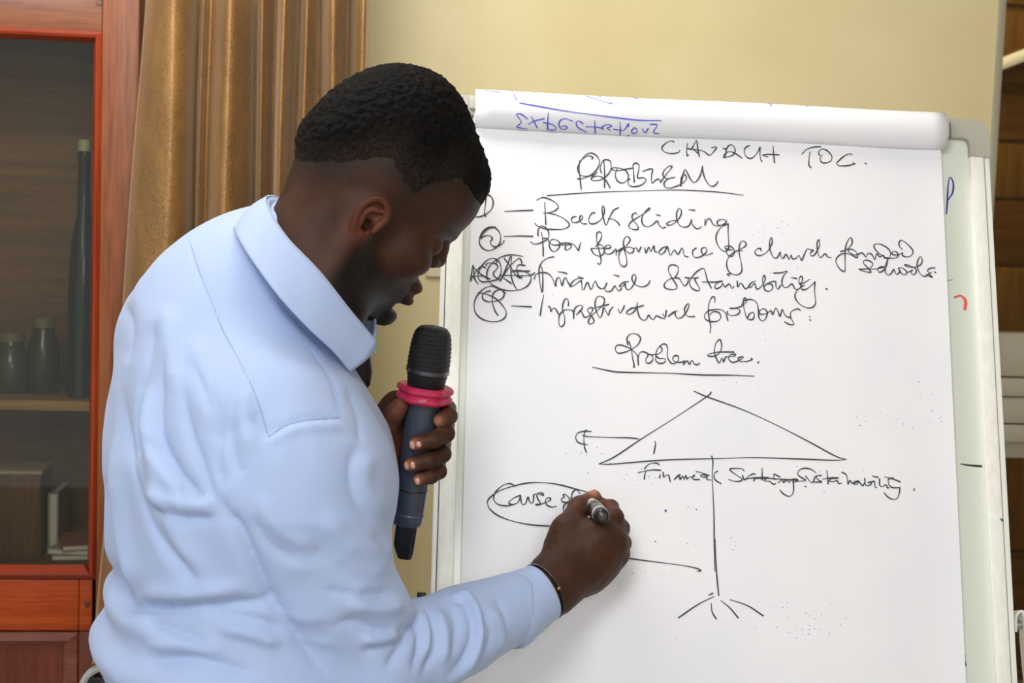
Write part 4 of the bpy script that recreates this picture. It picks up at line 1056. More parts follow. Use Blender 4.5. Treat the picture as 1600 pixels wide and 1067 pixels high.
th = sstep(-0.010, 0.060, Z - ln) * 0.0125 + sstep(0.03, 0.09, X) * sstep(0.0, 0.025, Z - ln) * 0.002 - 0.0018
th = np.where(Z - ln < -0.018, -0.02, th)
hv.F = (hv.F - th).astype(np.float32)
hp, hq = hv.mesh(1)
hn = vnormals(hp, hq)
def lnf(X): 
    l_ = np.where(X > 0.045, 0.060 - 0.2 * (X - 0.045), np.where(X > 0.012, 0.028 + 0.97 * (X - 0.012), 0.016 + (0.012 - X) * 0.35))
    return np.where(X < -0.035, 0.033 + (X + 0.035) * 1.05, l_)
hd_ = hp[:, 2] - lnf(hp[:, 0])
amp = sstep(-0.005, 0.035, hd_)
fade = 1 - sstep(0.010, 0.060, hd_ - 0.008 * np.sin(hp[:, 0] * 90)); fade *= 1 - sstep(0.03, 0.06, hp[:, 0])
nz = np.array([noise.noise(Vector(p) * 170) + 0.5 * noise.noise(Vector(p) * 330) for p in hp])
hp = hp + hn * (nz * 0.0022 * (0.15 + 0.85 * amp))[:, None]
npmesh('hair', HC + (hp * HS) @ HR, hq, HAIR, man, {'fade': fade})

# ---- hands -----------------------------------------------------------
def on(px, py, h): return onb(px, py, PN + h)                   # a point h in front of the paper
rh = Vol((-0.13, -0.13, -0.13), (0.12, 0.12, 0.13), 0.0013, None, on(905, 855, 0.055))
wr = on(856, 915, 0.088)
K = [on(936, 834, 0.086), on(960, 845, 0.074), on(963, 864, 0.056), on(948, 885, 0.040)]   # knuckles index..little
# forearm into the sleeve
rh.cap(at(770, 968, 1.56), wr, 0.030, 0.0265, 0.01)
rh.cap(wr + BR * 0.004 + BU * 0.012, wr - BU * 0.010 + BR * 0.004 - BN * 0.004, 0.019, 0.019, 0.015)
for i, (r1, r2) in enumerate(((0.0175, 0.0135), (0.0185, 0.0135), (0.0175, 0.0130), (0.016, 0.012))):
    w0 = wr + BR * 0.006 + BU * (0.010 - 0.007 * i) - BN * 0.002
    rh.cap(w0, K[i], r1, r2, 0.022)
rh.ell(on(915, 868, 0.058), (0.034, 0.030, 0.030), 0.025)
rh.ell(on(905, 895, 0.046), (0.028, 0.022, 0.022), 0.022)       # heel of the hand
# index: out to the right, bending back to the pen
rh.chain([K[0], on(960, 808, 0.070), on(954, 793, 0.046), on(936, 788, 0.028)], [0.0125, 0.0108, 0.0095, 0.0078], 0.010)
# middle, ring and little finger curled under the palm towards the sheet
rh.chain([K[1], on(969, 826, 0.054), on(962, 812, 0.034), on(936, 803, 0.018)], [0.0125, 0.0110, 0.0098, 0.0080], 0.010)
rh.chain([K[2], on(972, 848, 0.038), on(964, 840, 0.020), on(934, 828, 0.012)], [0.0120, 0.0105, 0.0095, 0.0078], 0.010)
rh.chain([K[3], on(964, 871, 0.024), on(954, 866, 0.012), on(926, 852, 0.010)], [0.0110, 0.0092, 0.0085, 0.0072], 0.010)
# thumb
TT = [on(872, 888, 0.080), on(884, 826, 0.076), on(905, 792, 0.058), on(928, 776, 0.038)]
rh.chain(TT, [0.0190, 0.0150, 0.0115, 0.0085], 0.020)
rh.cap(on(880, 850, 0.074), on(925, 836, 0.078), 0.013, 0.012, 0.022)   # web
rp, rq = rh.mesh(2)
rn = vnormals(rp, rq)
wq = np.array([noise.noise(Vector(p) * 90) * 0.0006 + noise.noise(Vector(p) * 240) * 0.00025 for p in rp])
rp = rp + rn * wq[:, None]
def near(P, c, r): return np.exp(-((np.linalg.norm(P - c, axis=1) / r) ** 2))
rpale = np.clip(near(rp, on(927, 768, 0.046), 0.008) * 0.9, 0, 1)
rred = np.clip(near(rp, on(930, 800, 0.05), 0.022) * 0.8 + near(rp, TT[2], 0.016) * 0.3, 0, 1)

# left hand around the microphone
MT = at(671, 560, 1.545); MBt = at(636, 818, 1.575)              # two points of the axis: under the grille, end of the barrel
MD = (MT - MBt) / np.linalg.norm(MT - MBt)                       # pointing up the microphone
MX = CR - MD * (CR @ MD); MX /= np.linalg.norm(MX)               # right
MF = np.cross(MD, MX); MF = MF if MF @ CF < 0 else -MF           # towards the camera
def mc(py, ang, R):
    t = (py - 560.0) / (818.0 - 560.0)
    a = math.radians(ang)
    return MT + (MBt - MT) * t + MX * R * math.cos(a) + MF * R * math.sin(a)
MR = 0.0185
lh = Vol((-0.10, -0.11, -0.12), (0.10, 0.11, 0.10), 0.0013, None, mc(690, 180, 0.02))
fy = [(646, 640, 642, 647), (672, 664, 668, 683), (706, 694, 700, 716), (734, 724, 728, 738)]
fang = [(222, 318, 8, 36), (222, 318, 14, 92), (222, 318, 14, 98), (222, 316, 12, 74)]
frad = [0.0098, 0.0100, 0.0096, 0.0084]
LK = []
for (ys, an, fr_) in zip(fy, fang, frad):
    P4 = [mc(ys[0], an[0], MR + fr_ + 0.012), mc(ys[1], an[1], MR + fr_ + 0.006), mc(ys[2], an[2], MR + fr_ + 0.001), mc(ys[3], an[3], MR + fr_ * 0.80)]
    mid = mc((ys[2] + ys[3]) / 2, (an[2] + an[3]) / 2, MR + fr_ * 0.95)
    P4.insert(3, mid)
    LK.append(P4)
    lh.chain(P4, [fr_ * 1.15, fr_ * 1.08, fr_, fr_ * 0.95, fr_ * 0.84], 0.006)
lw = at(588, 752, 1.615)
for i, P4 in enumerate(LK):
    lh.cap(lw + MD * (0.012 - 0.008 * i), P4[0], 0.016, 0.0125, 0.02)
lh.ell(mc(695, 195, MR + 0.020), (0.020, 0.022, 0.034), 0.02)
lh.cap(mc(740, 188, MR + 0.022), lw, 0.018, 0.020, 0.02)
LT = [mc(712, 178, MR + 0.026), mc(672, 168, MR + 0.020), mc(648, 160, MR + 0.013), mc(634, 152, MR + 0.0090)]
lh.chain(LT, [0.0165, 0.0125, 0.0105, 0.0092], 0.014)
lh.cap(lw, at(470, 850, 1.72), 0.024, 0.030, 0.015)
q = lh.loc(mc(560, 0, 0)); q2 = lh.loc(mc(818, 0, 0))
lh.cap(q, q2, MR - 0.0008, MR - 0.0008, 0.002, 's', local=True)
lp, lq = lh.mesh(2)
lpale = np.zeros(len(lp)); lred = np.clip(near(lp, mc(700, 190, MR + 0.006), 0.030), 0, 1) * 0.7
for P4, fr_ in zip(LK, frad):
    tip = P4[4]; lpale += near(lp, tip + MF * fr_ * 0.7 - MX * 0.004, 0.0065) * 0.75
    lred += near(lp, tip, 0.011) * 0.5
lpale += near(lp, LT[3], 0.008) * 0.25; lred += near(lp, LT[3], 0.012) * 0.9
z0 = np.zeros
# hidden core of the body so the figure is whole: chest, upper arms, hips, legs
core = Vol((-0.75, 1.0, 0.02), (0.35, 2.1, 1.5), 0.010)
S_R = at(455, 640, 1.405); E_R = at(598, 1045, 1.47)
S_L = at(262, 520, 1.64); E_L = at(430, 870, 1.76)
hipc = at(372, 1160, 1.53)
core.chain([at(450, 450, 1.54), at(385, 590, 1.53), at(372, 800, 1.53), hipc], [0.045, 0.08, 0.09, 0.10], 0.04)
S_R2 = at(430, 690, 1.44); core.cap(S_R2, at(300, 560, 1.62), 0.035, 0.035, 0.04)
core.chain([S_R2, at(500, 880, 1.425), at(585, 1040, 1.47), at(770, 968, 1.56)], [0.036, 0.034, 0.032, 0.027], 0.02)
core.chain([at(300, 560, 1.62), E_L, at(540, 800, 1.67)], [0.046, 0.036, 0.028], 0.02)
tf, tl_ = frame_axes(25)
for s in (-1, 1):
    h_ = hipc + tl_ * 0.085 * s - UP * 0.05; kn = h_ + tf * 0.03; kn[2] = 0.50; an = kn - tf * 0.02; an[2] = 0.09
    core.chain([h_, kn, an], [0.075, 0.052, 0.036], 0.03)
cp, cq = core.mesh(1)
Ps = [HW, rp, lp, cp]; Qs = [HQ, rq, lq, cq]
off = np.cumsum([0] + [len(p) for p in Ps[:-1]])
at_ = {'dark': np.concatenate([dark, z0(len(rp)), z0(len(lp)), z0(len(cp))]),
       'scalp': np.concatenate([scalp, z0(len(rp)), z0(len(lp)), z0(len(cp))]),
       'red': np.concatenate([red, rred, np.clip(lred, 0, 1), z0(len(cp))]),
       'pale': np.concatenate([z0(len(HW)), rpale, np.clip(lpale, 0, 1), z0(len(cp))])}
npmesh('body', np.concatenate(Ps), np.concatenate([q + o for q, o in zip(Qs, off)]), SKIN, man, at_)
# closed eyelashes / eye slit is hidden by the turned head; nails on the left hand
NAIL = Mat('nail', (206, 158, 140), 0.25).m
def nail(c, n, d, w, l):
    """curved plate: centre, outward normal, direction to the tip"""
    n = n / np.linalg.norm(n); d = d - n * (d @ n); d /= np.linalg.norm(d); e = np.cross(d, n)
    vs = []; fs = []
    for j in range(6):
        v = j / 5 * 2 - 1
        for i in range(7):
            u = i / 6 * 2 - 1
            ww = w * math.sqrt(max(0.05, 1 - 0.35 * abs(v) ** 3))
            vs.append(c + e * u * ww + d * v * l - n * (0.35 * w * u * u + 0.12 * l * v * v))
    for j in range(5):
        for i in range(6): a = j * 7 + i; fs.append((a, a + 1, a + 8, a + 7))
    o = mesh('fingernail', vs, fs, NAIL, man, True); m = o.modifiers.new('s', 'SOLIDIFY'); m.thickness = 0.0006; m.offset = -1
for P4, fr_ in zip(LK[1:], frad[1:]):
    tip = P4[4]; dr_ = P4[4] - P4[3]; ax_ = mc(680, 0, 0)
    out = tip - (MT + MD * ((tip - MT) @ MD)); out /= np.linalg.norm(out)
    nail(tip + out * (fr_ * 0.84 - 0.0002), out, dr_, fr_ * 0.50, fr_ * 0.62)
tn = (-CF * 0.5 + CU * 0.8 - CR * 0.35); tn /= np.linalg.norm(tn)
nail(TT[3] + tn * 0.0078, tn, TT[3] - TT[2], 0.0045, 0.0055)

# ---- shirt -----------------------------------------------------------
TF, TL = frame_axes(25.0)
sil_ = [(1250, 160, 590, .185), (1150, 165, 592, .188), (1067, 168, 590, .184), (1045, 168, 590, .184), (1025, 158, 590, .186), (1005, 145, 590, .188), (992, 146, 590, .188), (975, 160, 590, .186), (955, 174, 590, .182),
        (930, 160, 588, .180), (908, 182, 588, .180), (892, 184, 590, .180), (860, 169, 594, .182), (800, 168, 602, .184), (740, 167, 612, .186), (700, 166, 611, .186), (650, 174, 602, .183), (600, 180, 582, .176), (540, 190, 556, .158),
        (480, 212, 526, .126), (430, 248, 504, .098), (390, 292, 500, .078), (360, 340, 496, .060), (338, 388, 486, .044), (325, 424, 462, .02)]
lv = []
for (y_, l_, r_, w_) in sil_:
    hw_ = (r_ - l_) / 2 / 1452.0
    lv.append((y_, (l_ + r_) / 2, w_, math.sqrt(max(hw_ ** 2 - (w_ * 0.4226) ** 2, 0.0003)) / 0.906, 1.53))
pc = [at(p, y, d) for (y, p, a, b, d) in lv]
zz = np.array([p[2] for p in pc]); cxs = np.array([p[0] for p in pc]); cys = np.array([p[1] for p in pc])
aa = np.array([l[2] for l in lv]); bb = np.array([l[3] for l in lv])
o_ = np.argsort(zz); zz, cxs, cys, aa, bb = zz[o_], cxs[o_], cys[o_], aa[o_], bb[o_]
sv = Vol((-0.60, 1.20, 0.88), (0.215, 1.90, 1.55), 0.0034)
X, Y, Z = sv.ax
def smi(v):                                                     # smooth table lookup
    zt_ = np.linspace(zz[0], zz[-1], 200); f = np.interp(zt_, zz, v); k = np.exp(-np.linspace(-2, 2, 13) ** 2); k /= k.sum()
    return zt_, np.convolve(np.pad(f, 6, 'edge'), k, 'valid')
def look(v, z): t_, f = smi(v); return np.interp(z, t_, f).astype(np.float32)
cx0, cy0_ = look(cxs, Z)[None, None, :], look(cys, Z)[None, None, :]
l0 = (X[:, None, None] - cx0) * TL[0] + (Y[None, :, None] - cy0_) * TL[1]
shr = 0.30 * sstep(1.20, 1.36, Z)[None, None, :]
ze = (Z[None, None, :] - np.clip(l0, -0.2, 0.2) * shr).astype(np.float32)
cx_, cy_, a_, b_ = (look(v, ze) for v in (cxs, cys, aa, bb))
dx = X[:, None, None] - cx_; dy = Y[None, :, None] - cy_
lx = dx * TL[0] + dy * TL[1]; lf = dx * TF[0] + dy * TF[1]
e_ = 2.35
q_ = (np.abs(lx / a_) ** e_ + np.abs(lf / b_) ** e_) ** (1 / e_)
d_ = (q_ - 1) * np.minimum(a_, b_) * 0.95
top = (ze - zz[-1]) * 0.8
sv.F = np.maximum(d_, top).astype(np.float32)
SR_ = at(425, 655, 1.425)
sv.cap(SR_, at(457, 765, 1.41), 0.066, 0.072, 0.06)
sv.chain([at(457, 765, 1.41), at(506, 885, 1.42), at(580, 1035, 1.46)], [0.072, 0.065, 0.059], 0.02)
sv.chain([at(580, 1040, 1.465), at(650, 1018, 1.49), at(720, 985, 1.525), at(800, 950, 1.57)], [0.060, 0.050, 0.0435, 0.038], 0.02)
sv.chain([at(288, 530, 1.635), at(340, 680, 1.70), at(440, 850, 1.74)], [0.066, 0.062, 0.056], 0.05)
sv.chain([at(440, 850, 1.74), at(520, 810, 1.69), at(584, 772, 1.635)], [0.056, 0.048, 0.040], 0.02)
sv.F[:, :, 0:2] = 1.0
sp_, sq_ = sv.mesh(2)
sn = vnormals(sp_, sq_)
# folds: grooves and ridges followed as lines over the cloth
PX = np.stack(proj(sp_.T.T) if False else [*(lambda q: (800 + FPX * (q @ CR) / (q @ CF), 533.5 - FPX * (q @ CU) / (q @ CF)))(sp_ - CAM)], 1)
facing = sstep(-0.05, 0.35, -(sn @ CF)) 
shy = sp_[:, :] @ CF
FOLDS = [  # (amp mm, width px, points)  negative = groove
 (-6.0, 11, [(192,600),(198,683),(211,750),(238,826),(285,883),(314,916)]), (4.5, 13, [(222,600),(232,690),(252,780),(285,850),(320,900)]),
 (-5.0, 9, [(224,590),(217,650),(216,690),(209,726)]), (-5.5, 9, [(262,540),(250,610),(249,674),(266,717),(304,764),(347,802)]),
 (4.0, 11, [(236,590),(232,650),(240,700),(262,745),(300,790)]), (-5.0, 9, [(285,590),(294,664),(313,717),(328,764),(351,807)]),
 (-4.0, 8, [(233,683),(266,731),(299,797)]), (-6.0, 7, [(233,788),(266,805),(304,810),(351,808)]), (5.0, 12, [(225,760),(260,780),(310,790),(345,780)]),
 (-8.0, 13, [(340,770),(358,805),(375,826),(404,892),(427,940),(452,975),(485,1020),(520,1067)]),
 (-7.0, 10, [(180,880),(200,936),(219,950),(260,949),(313,947),(394,942),(440,930)]), (5.0, 13, [(215,925),(260,928),(320,925),(390,918)]),
 (-4.0, 7, [(166,740),(178,800),(185,860),(200,920)]), (4.0, 9, [(176,700),(186,800),(196,870),(212,930)]),
 (-5.0, 9, [(225,975),(260,980),(300,995),(335,1020)]), (-5.0, 9, [(228,1035),(295,1028),(351,1040),(400,1056)]), (4.0, 12, [(230,1008),(290,1008),(350,1020)]),
 (-5.0, 8, [(313,956),(360,962),(410,970),(452,992)]), (4.5, 10, [(340,980),(390,990),(440,1010)]),
 (-3.5, 11, [(372,650),(361,688),(372,726),(385,740)]), (-3.5, 9, [(394,645),(410,668),(425,682)]), (3.0, 14, [(385,600),(378,660),(395,710)]),
 (-2.2, 4, [(420,683),(450,664),(490,656),(530,653)]), (2.0, 8, [(415,697),(455,676),(500,668),(545,668)]),
 (-1.4, 3.5, [(297,378),(310,420),(330,470),(350,520),(372,560),(400,620),(420,683)]),
 (-4.0, 8, [(425,455),(470,500),(512,545),(535,580)]), (-1.8, 4, [(530,653),(524,610),(508,576),(486,545)]),
 (-4.0, 16, [(330,600),(345,660),(340,720),(352,770)]), (3.0, 18, [(305,520),(318,600),(330,680)]), (3.0, 16, [(262,470),(262,540),(275,620)]), (-3.0, 12, [(240,500),(232,560),(222,620)]),
 (-3.0, 14, [(560,690),(548,730),(560,790),(590,820)]), (3.0, 14, [(575,700),(570,760),(600,810)]),
 (-5.0, 11, [(520,975),(550,970),(587,984),(622,986),(645,975)]), (-6.0, 9, [(655,955),(642,985),(622,1020),(600,1045)]), (5.0, 12, [(540,940),(590,950),(632,945)]),
 (-4.0, 10, [(560,1020),(600,1010),(636,1000)]), (4.5, 10, [(560,1000),(600,998),(630,985)]), (-3.0, 18, [(470,840),(520,880),(560,905),(610,900)]), (3.0, 18, [(500,800),(550,850),(610,860)]),
 (-5.0, 6, [(648,962),(655,990),(652,1020),(640,1050)]), (-5.0, 6, [(664,950),(676,985),(672,1025),(655,1060)]), (4.5, 6, [(656,955),(666,985),(662,1030)]), (4.0, 8, [(680,950),(694,990),(690,1040)]),
 (-3.0, 8, [(702,945),(712,980),(706,1030)]), (5.0, 5, [(705,934),(727,932),(744,960),(746,998),(727,1037),(698,1067)]), (-4.0, 5, [(700,944),(722,942),(734,964),(736,996),(718,1034),(690,1060)]),
 (2.5, 8, [(760,950),(785,985),(770,1025)]), (-2.5, 5, [(750,960),(765,985),(752,1030)]), (-2.5, 5, [(772,935),(786,960),(790,1000)]),
 (-3.0, 9, [(196,470),(204,520),(196,570)]), (-3.5, 8, [(300,560),(330,640),(345,700)]), (-3.0, 10, [(390,800),(420,850),(470,880)]), (3.0, 12, [(400,770),(440,830),(500,860)]),
 (-3.5, 9, [(500,920),(560,930),(620,925)]), (-3.0, 10, [(540,600),(560,650),(565,700)]), (-3.0, 8, [(575,830),(600,860),(618,890)]),
]
disp = np.zeros(len(sp_))
for amp_, wd, pts in FOLDS:
    P_ = np.array(crom(pts, 5)); L_n = len(P_) - 1
    m_ = (PX[:, 0] > P_[:, 0].min() - 4 * wd) & (PX[:, 0] < P_[:, 0].max() + 4 * wd) & (PX[:, 1] > P_[:, 1].min() - 4 * wd) & (PX[:, 1] < P_[:, 1].max() + 4 * wd) & (facing > 0.01)
    ii = np.where(m_)[0]
    if not len(ii): continue
    q = PX[ii]; best = np.full(len(ii), 1e9); tb_ = np.zeros(len(ii))
    for k in range(L_n):
        a0, b0 = P_[k], P_[k + 1]; ab = b0 - a0
        t = np.clip(((q - a0) @ ab) / max(ab @ ab, 1e-6), 0, 1)
        dd = np.linalg.norm(q - a0 - t[:, None] * ab, axis=1)
        u = dd < best; best[u] = dd[u]; tb_[u] = (k + t[u]) / L_n
    env = np.clip(np.minimum(tb_, 1 - tb_) * 5, 0.05, 1)
    if amp_ < 0: pr_ = np.exp(-best / wd * 1.3)
    else: pr_ = np.exp(-(best / wd) ** 2)
    disp[ii] += amp_ * 0.001 * 1.45 * pr_ * env * facing[ii]
def ridge(v): return (1 - abs(v) * 2.2)
hz_ = (sp_ - CAM) @ RGH; vz = sp_[:, 2]; dz_ = (sp_ - CAM) @ FWH
low = sstep(640, 760, PX[:, 1]); wst = sstep(925, 975, PX[:, 1]) * (1 - sstep(470, 560, PX[:, 0]))
armz = sstep(0, 60, PX[:, 0] - (345 + (PX[:, 1] - 770) * 0.62)) * sstep(680, 760, PX[:, 1])
bck = (1 - armz) * (1 - wst) * sstep(520, 640, PX[:, 1])
nz = np.zeros(len(sp_))
for i, p in enumerate(sp_):
    h_, v_, d0 = hz_[i], vz[i], dz_[i]
    w = noise.noise(Vector((h_ * 4, d0 * 4, v_ * 4))) * 0.05
    t_ = noise.noise(Vector((h_ * 6, d0 * 6, v_ * 3.0))) * 0.0040 + noise.noise(Vector((h_ * 17 + 4, d0 * 17, v_ * 8))) * 0.0014
    if bck[i] > 0.01: t_ += bck[i] * 0.0036 * ridge(noise.noise(Vector(((h_ + v_ * 0.28 + w) * 17, d0 * 9, v_ * 3.2))))
    if wst[i] > 0.01: t_ += wst[i] * 0.0050 * ridge(noise.noise(Vector(((h_) * 5, d0 * 5, (v_ + h_ * 0.15 + w) * 21))))
    if armz[i] > 0.01: t_ += armz[i] * 0.0030 * ridge(noise.noise(Vector(((h_ * 0.8 + v_ * 0.6 + w) * 7, d0 * 6, (v_ * 0.8 - h_ * 0.6 + w) * 15))))
    nz[i] = t_
keep = 1 - 0.6 * np.exp(-(((PX[:, 0] - 430) / 130) ** 2 + ((PX[:, 1] - 520) / 110) ** 2))
keep *= 1 - 0.6 * sstep(740, 800, PX[:, 0])
disp += nz * keep
sp_ = sp_ + sn * disp[:, None]
sp_ = lap(sp_, sq_, 0.35)
_sh = Mat('shirt cotton', (168, 186, 222), 0.72)
_sh.b.inputs['Sheen Weight'].default_value = 0.15
_wn = _sh.noise(_sh.coord(), 1400, 2)
_sh.base(_sh.ramp(_wn, [(0.3, (160, 179, 217)), (0.7, (174, 192, 227))])); _sh.bump(_wn, 0.15, 0.0003)
SHIRT = _sh.m
shirt = npmesh('shirt', sp_, sq_, SHIRT, man, None)
BV_SH = BVHTree.FromPolygons([tuple(p) for p in sp_], [tuple(int(i) for i in q) for q in sq_])
SEAM = Mat('seam', (138, 158, 202), 0.8).m
for pts in ([(297,378),(310,420),(330,470),(350,520),(372,560),(400,620),(420,683)], [(420,683),(450,664),(490,656),(530,653)], [(530,653),(524,610),(508,576),(486,545)]):
    ink('seam', [(0, 0, 1, pts)], SEAM, shirt, BV_SH, 0.0011, 8)

def strip(name, rowsP, mat, thick, parent=man, close=False):
    """cloth patch lofted through rows of points"""
    R_ = [np.array(crom(r, 8)) for r in rowsP]
    nr = len(R_); nc = len(R_[0]); cols = [crom([R_[j][i] for j in range(nr)], 6) for i in range(nc)]
    nj = len(cols[0]); vs = [cols[i][j] for i in range(nc) for j in range(nj)]
    fs = [(i * nj + j, i * nj + j + 1, (i + 1) * nj + j + 1, (i + 1) * nj + j) for i in range(nc - 1) for j in range(nj - 1)]
    bm = bmesh.new(); v = [bm.verts.new(Vector(p)) for p in vs]
    for f in fs: bm.faces.new([v[k] for k in f])
    o = frombm(name, bm, mat, parent); 
    for p in o.data.polygons: p.use_smooth = True
    m = o.modifiers.new('s', 'SOLIDIFY'); m.thickness = thick; m.offset = 0
    return o
# collar: fold edge (top) and falling edge (bottom), from the right tip round the nape to the left tip
ctop = [at(590,536,1.485), at(545,482,1.462), at(500,425,1.455), at(448,370,1.465), at(418,322,1.50), at(424,306,1.545), at(470,330,1.60), at(530,400,1.615), at(580,466,1.60), at(588,520,1.56)]
cmid = [at(574,560,1.468), at(527,510,1.440), at(482,462,1.428), at(430,405,1.436), at(392,345,1.48), at(398,322,1.56), at(450,350,1.625), at(520,420,1.64), at(574,492,1.60), at(578,542,1.555)]
cbot = [at(547,581,1.452), at(522,550,1.428), at(478,508,1.406), at(424,448,1.408), at(372,372,1.46), at(372,350,1.57), at(430,380,1.645), at(510,450,1.66), at(560,528,1.61), at(558,568,1.57)]
strip('collar', [ctop, cmid, cbot], SHIRT, 0.0022)
cin = [p + (at(500, 440, 1.53) - p) * 0.10 - (UP * 0.8 - RGH * 0.2) * 0.024 for p in ctop]
strip('collar_stand', [[p + (at(500, 440, 1.53) - p) * 0.02 for p in ctop], cin], SHIRT, 0.0018)
# right cuff: an open sleeve end with a button
def cuff(name, a, b, r0, r1, flat=1.0, ax_hint=UP, th=0.0022):
    D = (b - a); Ln = np.linalg.norm(D); D /= Ln
    e = np.cross(D, ax_hint); e /= np.linalg.norm(e); g = np.cross(e, D)
    bm = bmesh.new(); rings = []
    prof_ = [(0.002, r0 * 0.62), (0.0, r0 * 0.90), (0.006, r0 * 0.97), (0.012, r0 * 1.0), (Ln * 0.5, (r0 + r1) / 2 + 0.0006), (Ln - 0.006, r1), (Ln - 0.001, r1 - 0.0002), (Ln, r1 - 0.0012), (Ln - 0.001, r1 - 0.0026), (Ln * 0.4, r0 * 0.88)]
    for t, r in prof_:
        rings.append([bm.verts.new(Vector(a + D * t + (e * math.cos(q) * 1.0 + g * math.sin(q) * flat) * (r + 0.0012 * math.sin(3 * q + t * 60) * (t > 0.01)))) for q in np.linspace(0, 2 * math.pi, 48, endpoint=False)])
    for A, B_ in zip(rings, rings[1:]):
        for k in range(48): bm.faces.new((A[k], A[(k + 1) % 48], B_[(k + 1) % 48], B_[k]))
    o = frombm(name, bm, SHIRT, man)
    for p in o.data.polygons: p.use_smooth = True
    return D, e, g
cD, cE, cG = cuff('cuff', at(782, 966, 1.565), at(845, 926, 1.598), 0.0420, 0.0338)
bm = bmesh.new(); bc = at(832, 1000, 1.583)
cuff('cuff', at(556, 795, 1.655), at(592, 752, 1.612), 0.036, 0.031)
_bd = -CU * 0.82 - CF * 0.57; _bd -= cD * (_bd @ cD); _bd /= np.linalg.norm(_bd)
bm = bmesh.new(); lathe(bm, [(0, 0.004), (0.0008, 0.0048), (0.0018, 0.0048), (0.0022, 0.004)], at(782, 966, 1.565) + (at(845, 926, 1.598) - at(782, 966, 1.565)) * 0.62 + _bd * 0.0365, _bd, 16)
frombm('button', bm, Mat('button', (222, 226, 210), 0.3).m, man, True)
# sleeve placket fold: a raised hem across the forearm
def ringpts(c, D, r, a0, a1, n, hint=UP):
    D = D / np.linalg.norm(D); e = np.cross(D, hint); e /= np.linalg.norm(e); g = np.cross(e, D)
    return [c + (e * math.cos(q) + g * math.sin(q)) * r for q in np.linspace(a0, a1, n)]
# tie: knot under the collar and blade down the chest
TIE = Mat('black tie', (16, 17, 24), 0.5).m
k0 = at(566, 566, 1.50)
fdir = TF; 
bm = bmesh.new()
tube(bm, [at(545, 545, 1.52), at(556, 565, 1.515), at(562, 584, 1.52), at(566, 600, 1.53)], [0.012, 0.017, 0.014, 0.009], 16)
frombm('tie_knot', bm, TIE, man, True)
tb_l = [at(563, 598, 1.535), at(566, 660, 1.575), at(578, 740, 1.59), at(572, 850, 1.59), at(560, 960, 1.59), at(556, 1040, 1.59)]
wd_ = [0.012, 0.022, 0.028, 0.034, 0.040, 0.006]
ra = [p - TL * w for p, w in zip(tb_l, wd_)]; rb = [p + TL * w for p, w in zip(tb_l, wd_)]
strip('tie_blade', [ra, rb], TIE, 0.003)
# bracelet of small beads
BEAD = Mat('black bead', (16, 15, 14), 0.25).m; BEADY = Mat('yellow bead', (214, 158, 34), 0.3).m
BV_H = BVHTree.FromPolygons([tuple(q) for q in rp], [tuple(int(i) for i in q) for q in rq])
bc_ = at(845, 926, 1.598) + cD * 0.015
bm = bmesh.new(); bmy = bmesh.new(); NB = 64
for k in range(NB):
    q = 2 * math.pi * k / NB
    dr_ = cE * math.cos(q) + cG * math.sin(q) + cD * 0.10 * math.sin(q + 1)
    h_, n_, _i, _d2 = BV_H.ray_cast(Vector(bc_ + dr_ * 0.08), Vector(-dr_).normalized())
    c = Vector(h_) + Vector(dr_) * 0.0012 if h_ is not None else Vector(bc_ + dr_ * 0.029)
    px_, py_, _z2 = proj(np.array(c))
    t = bmy if (k % 32 in (0, 1)) or (abs(px_ - 868) < 3 and py_ > 918) else bm
    bmesh.ops.create_icosphere(t, subdivisions=1, radius=0.0019, matrix=Matrix.Translation(c))
br = frombm('bracelet', bm, BEAD, man, True, kind='stuff', label='string of small black beads')
frombm('yellow_beads', bmy, BEADY, br, True, kind='stuff', label='yellow beads among the black ones')
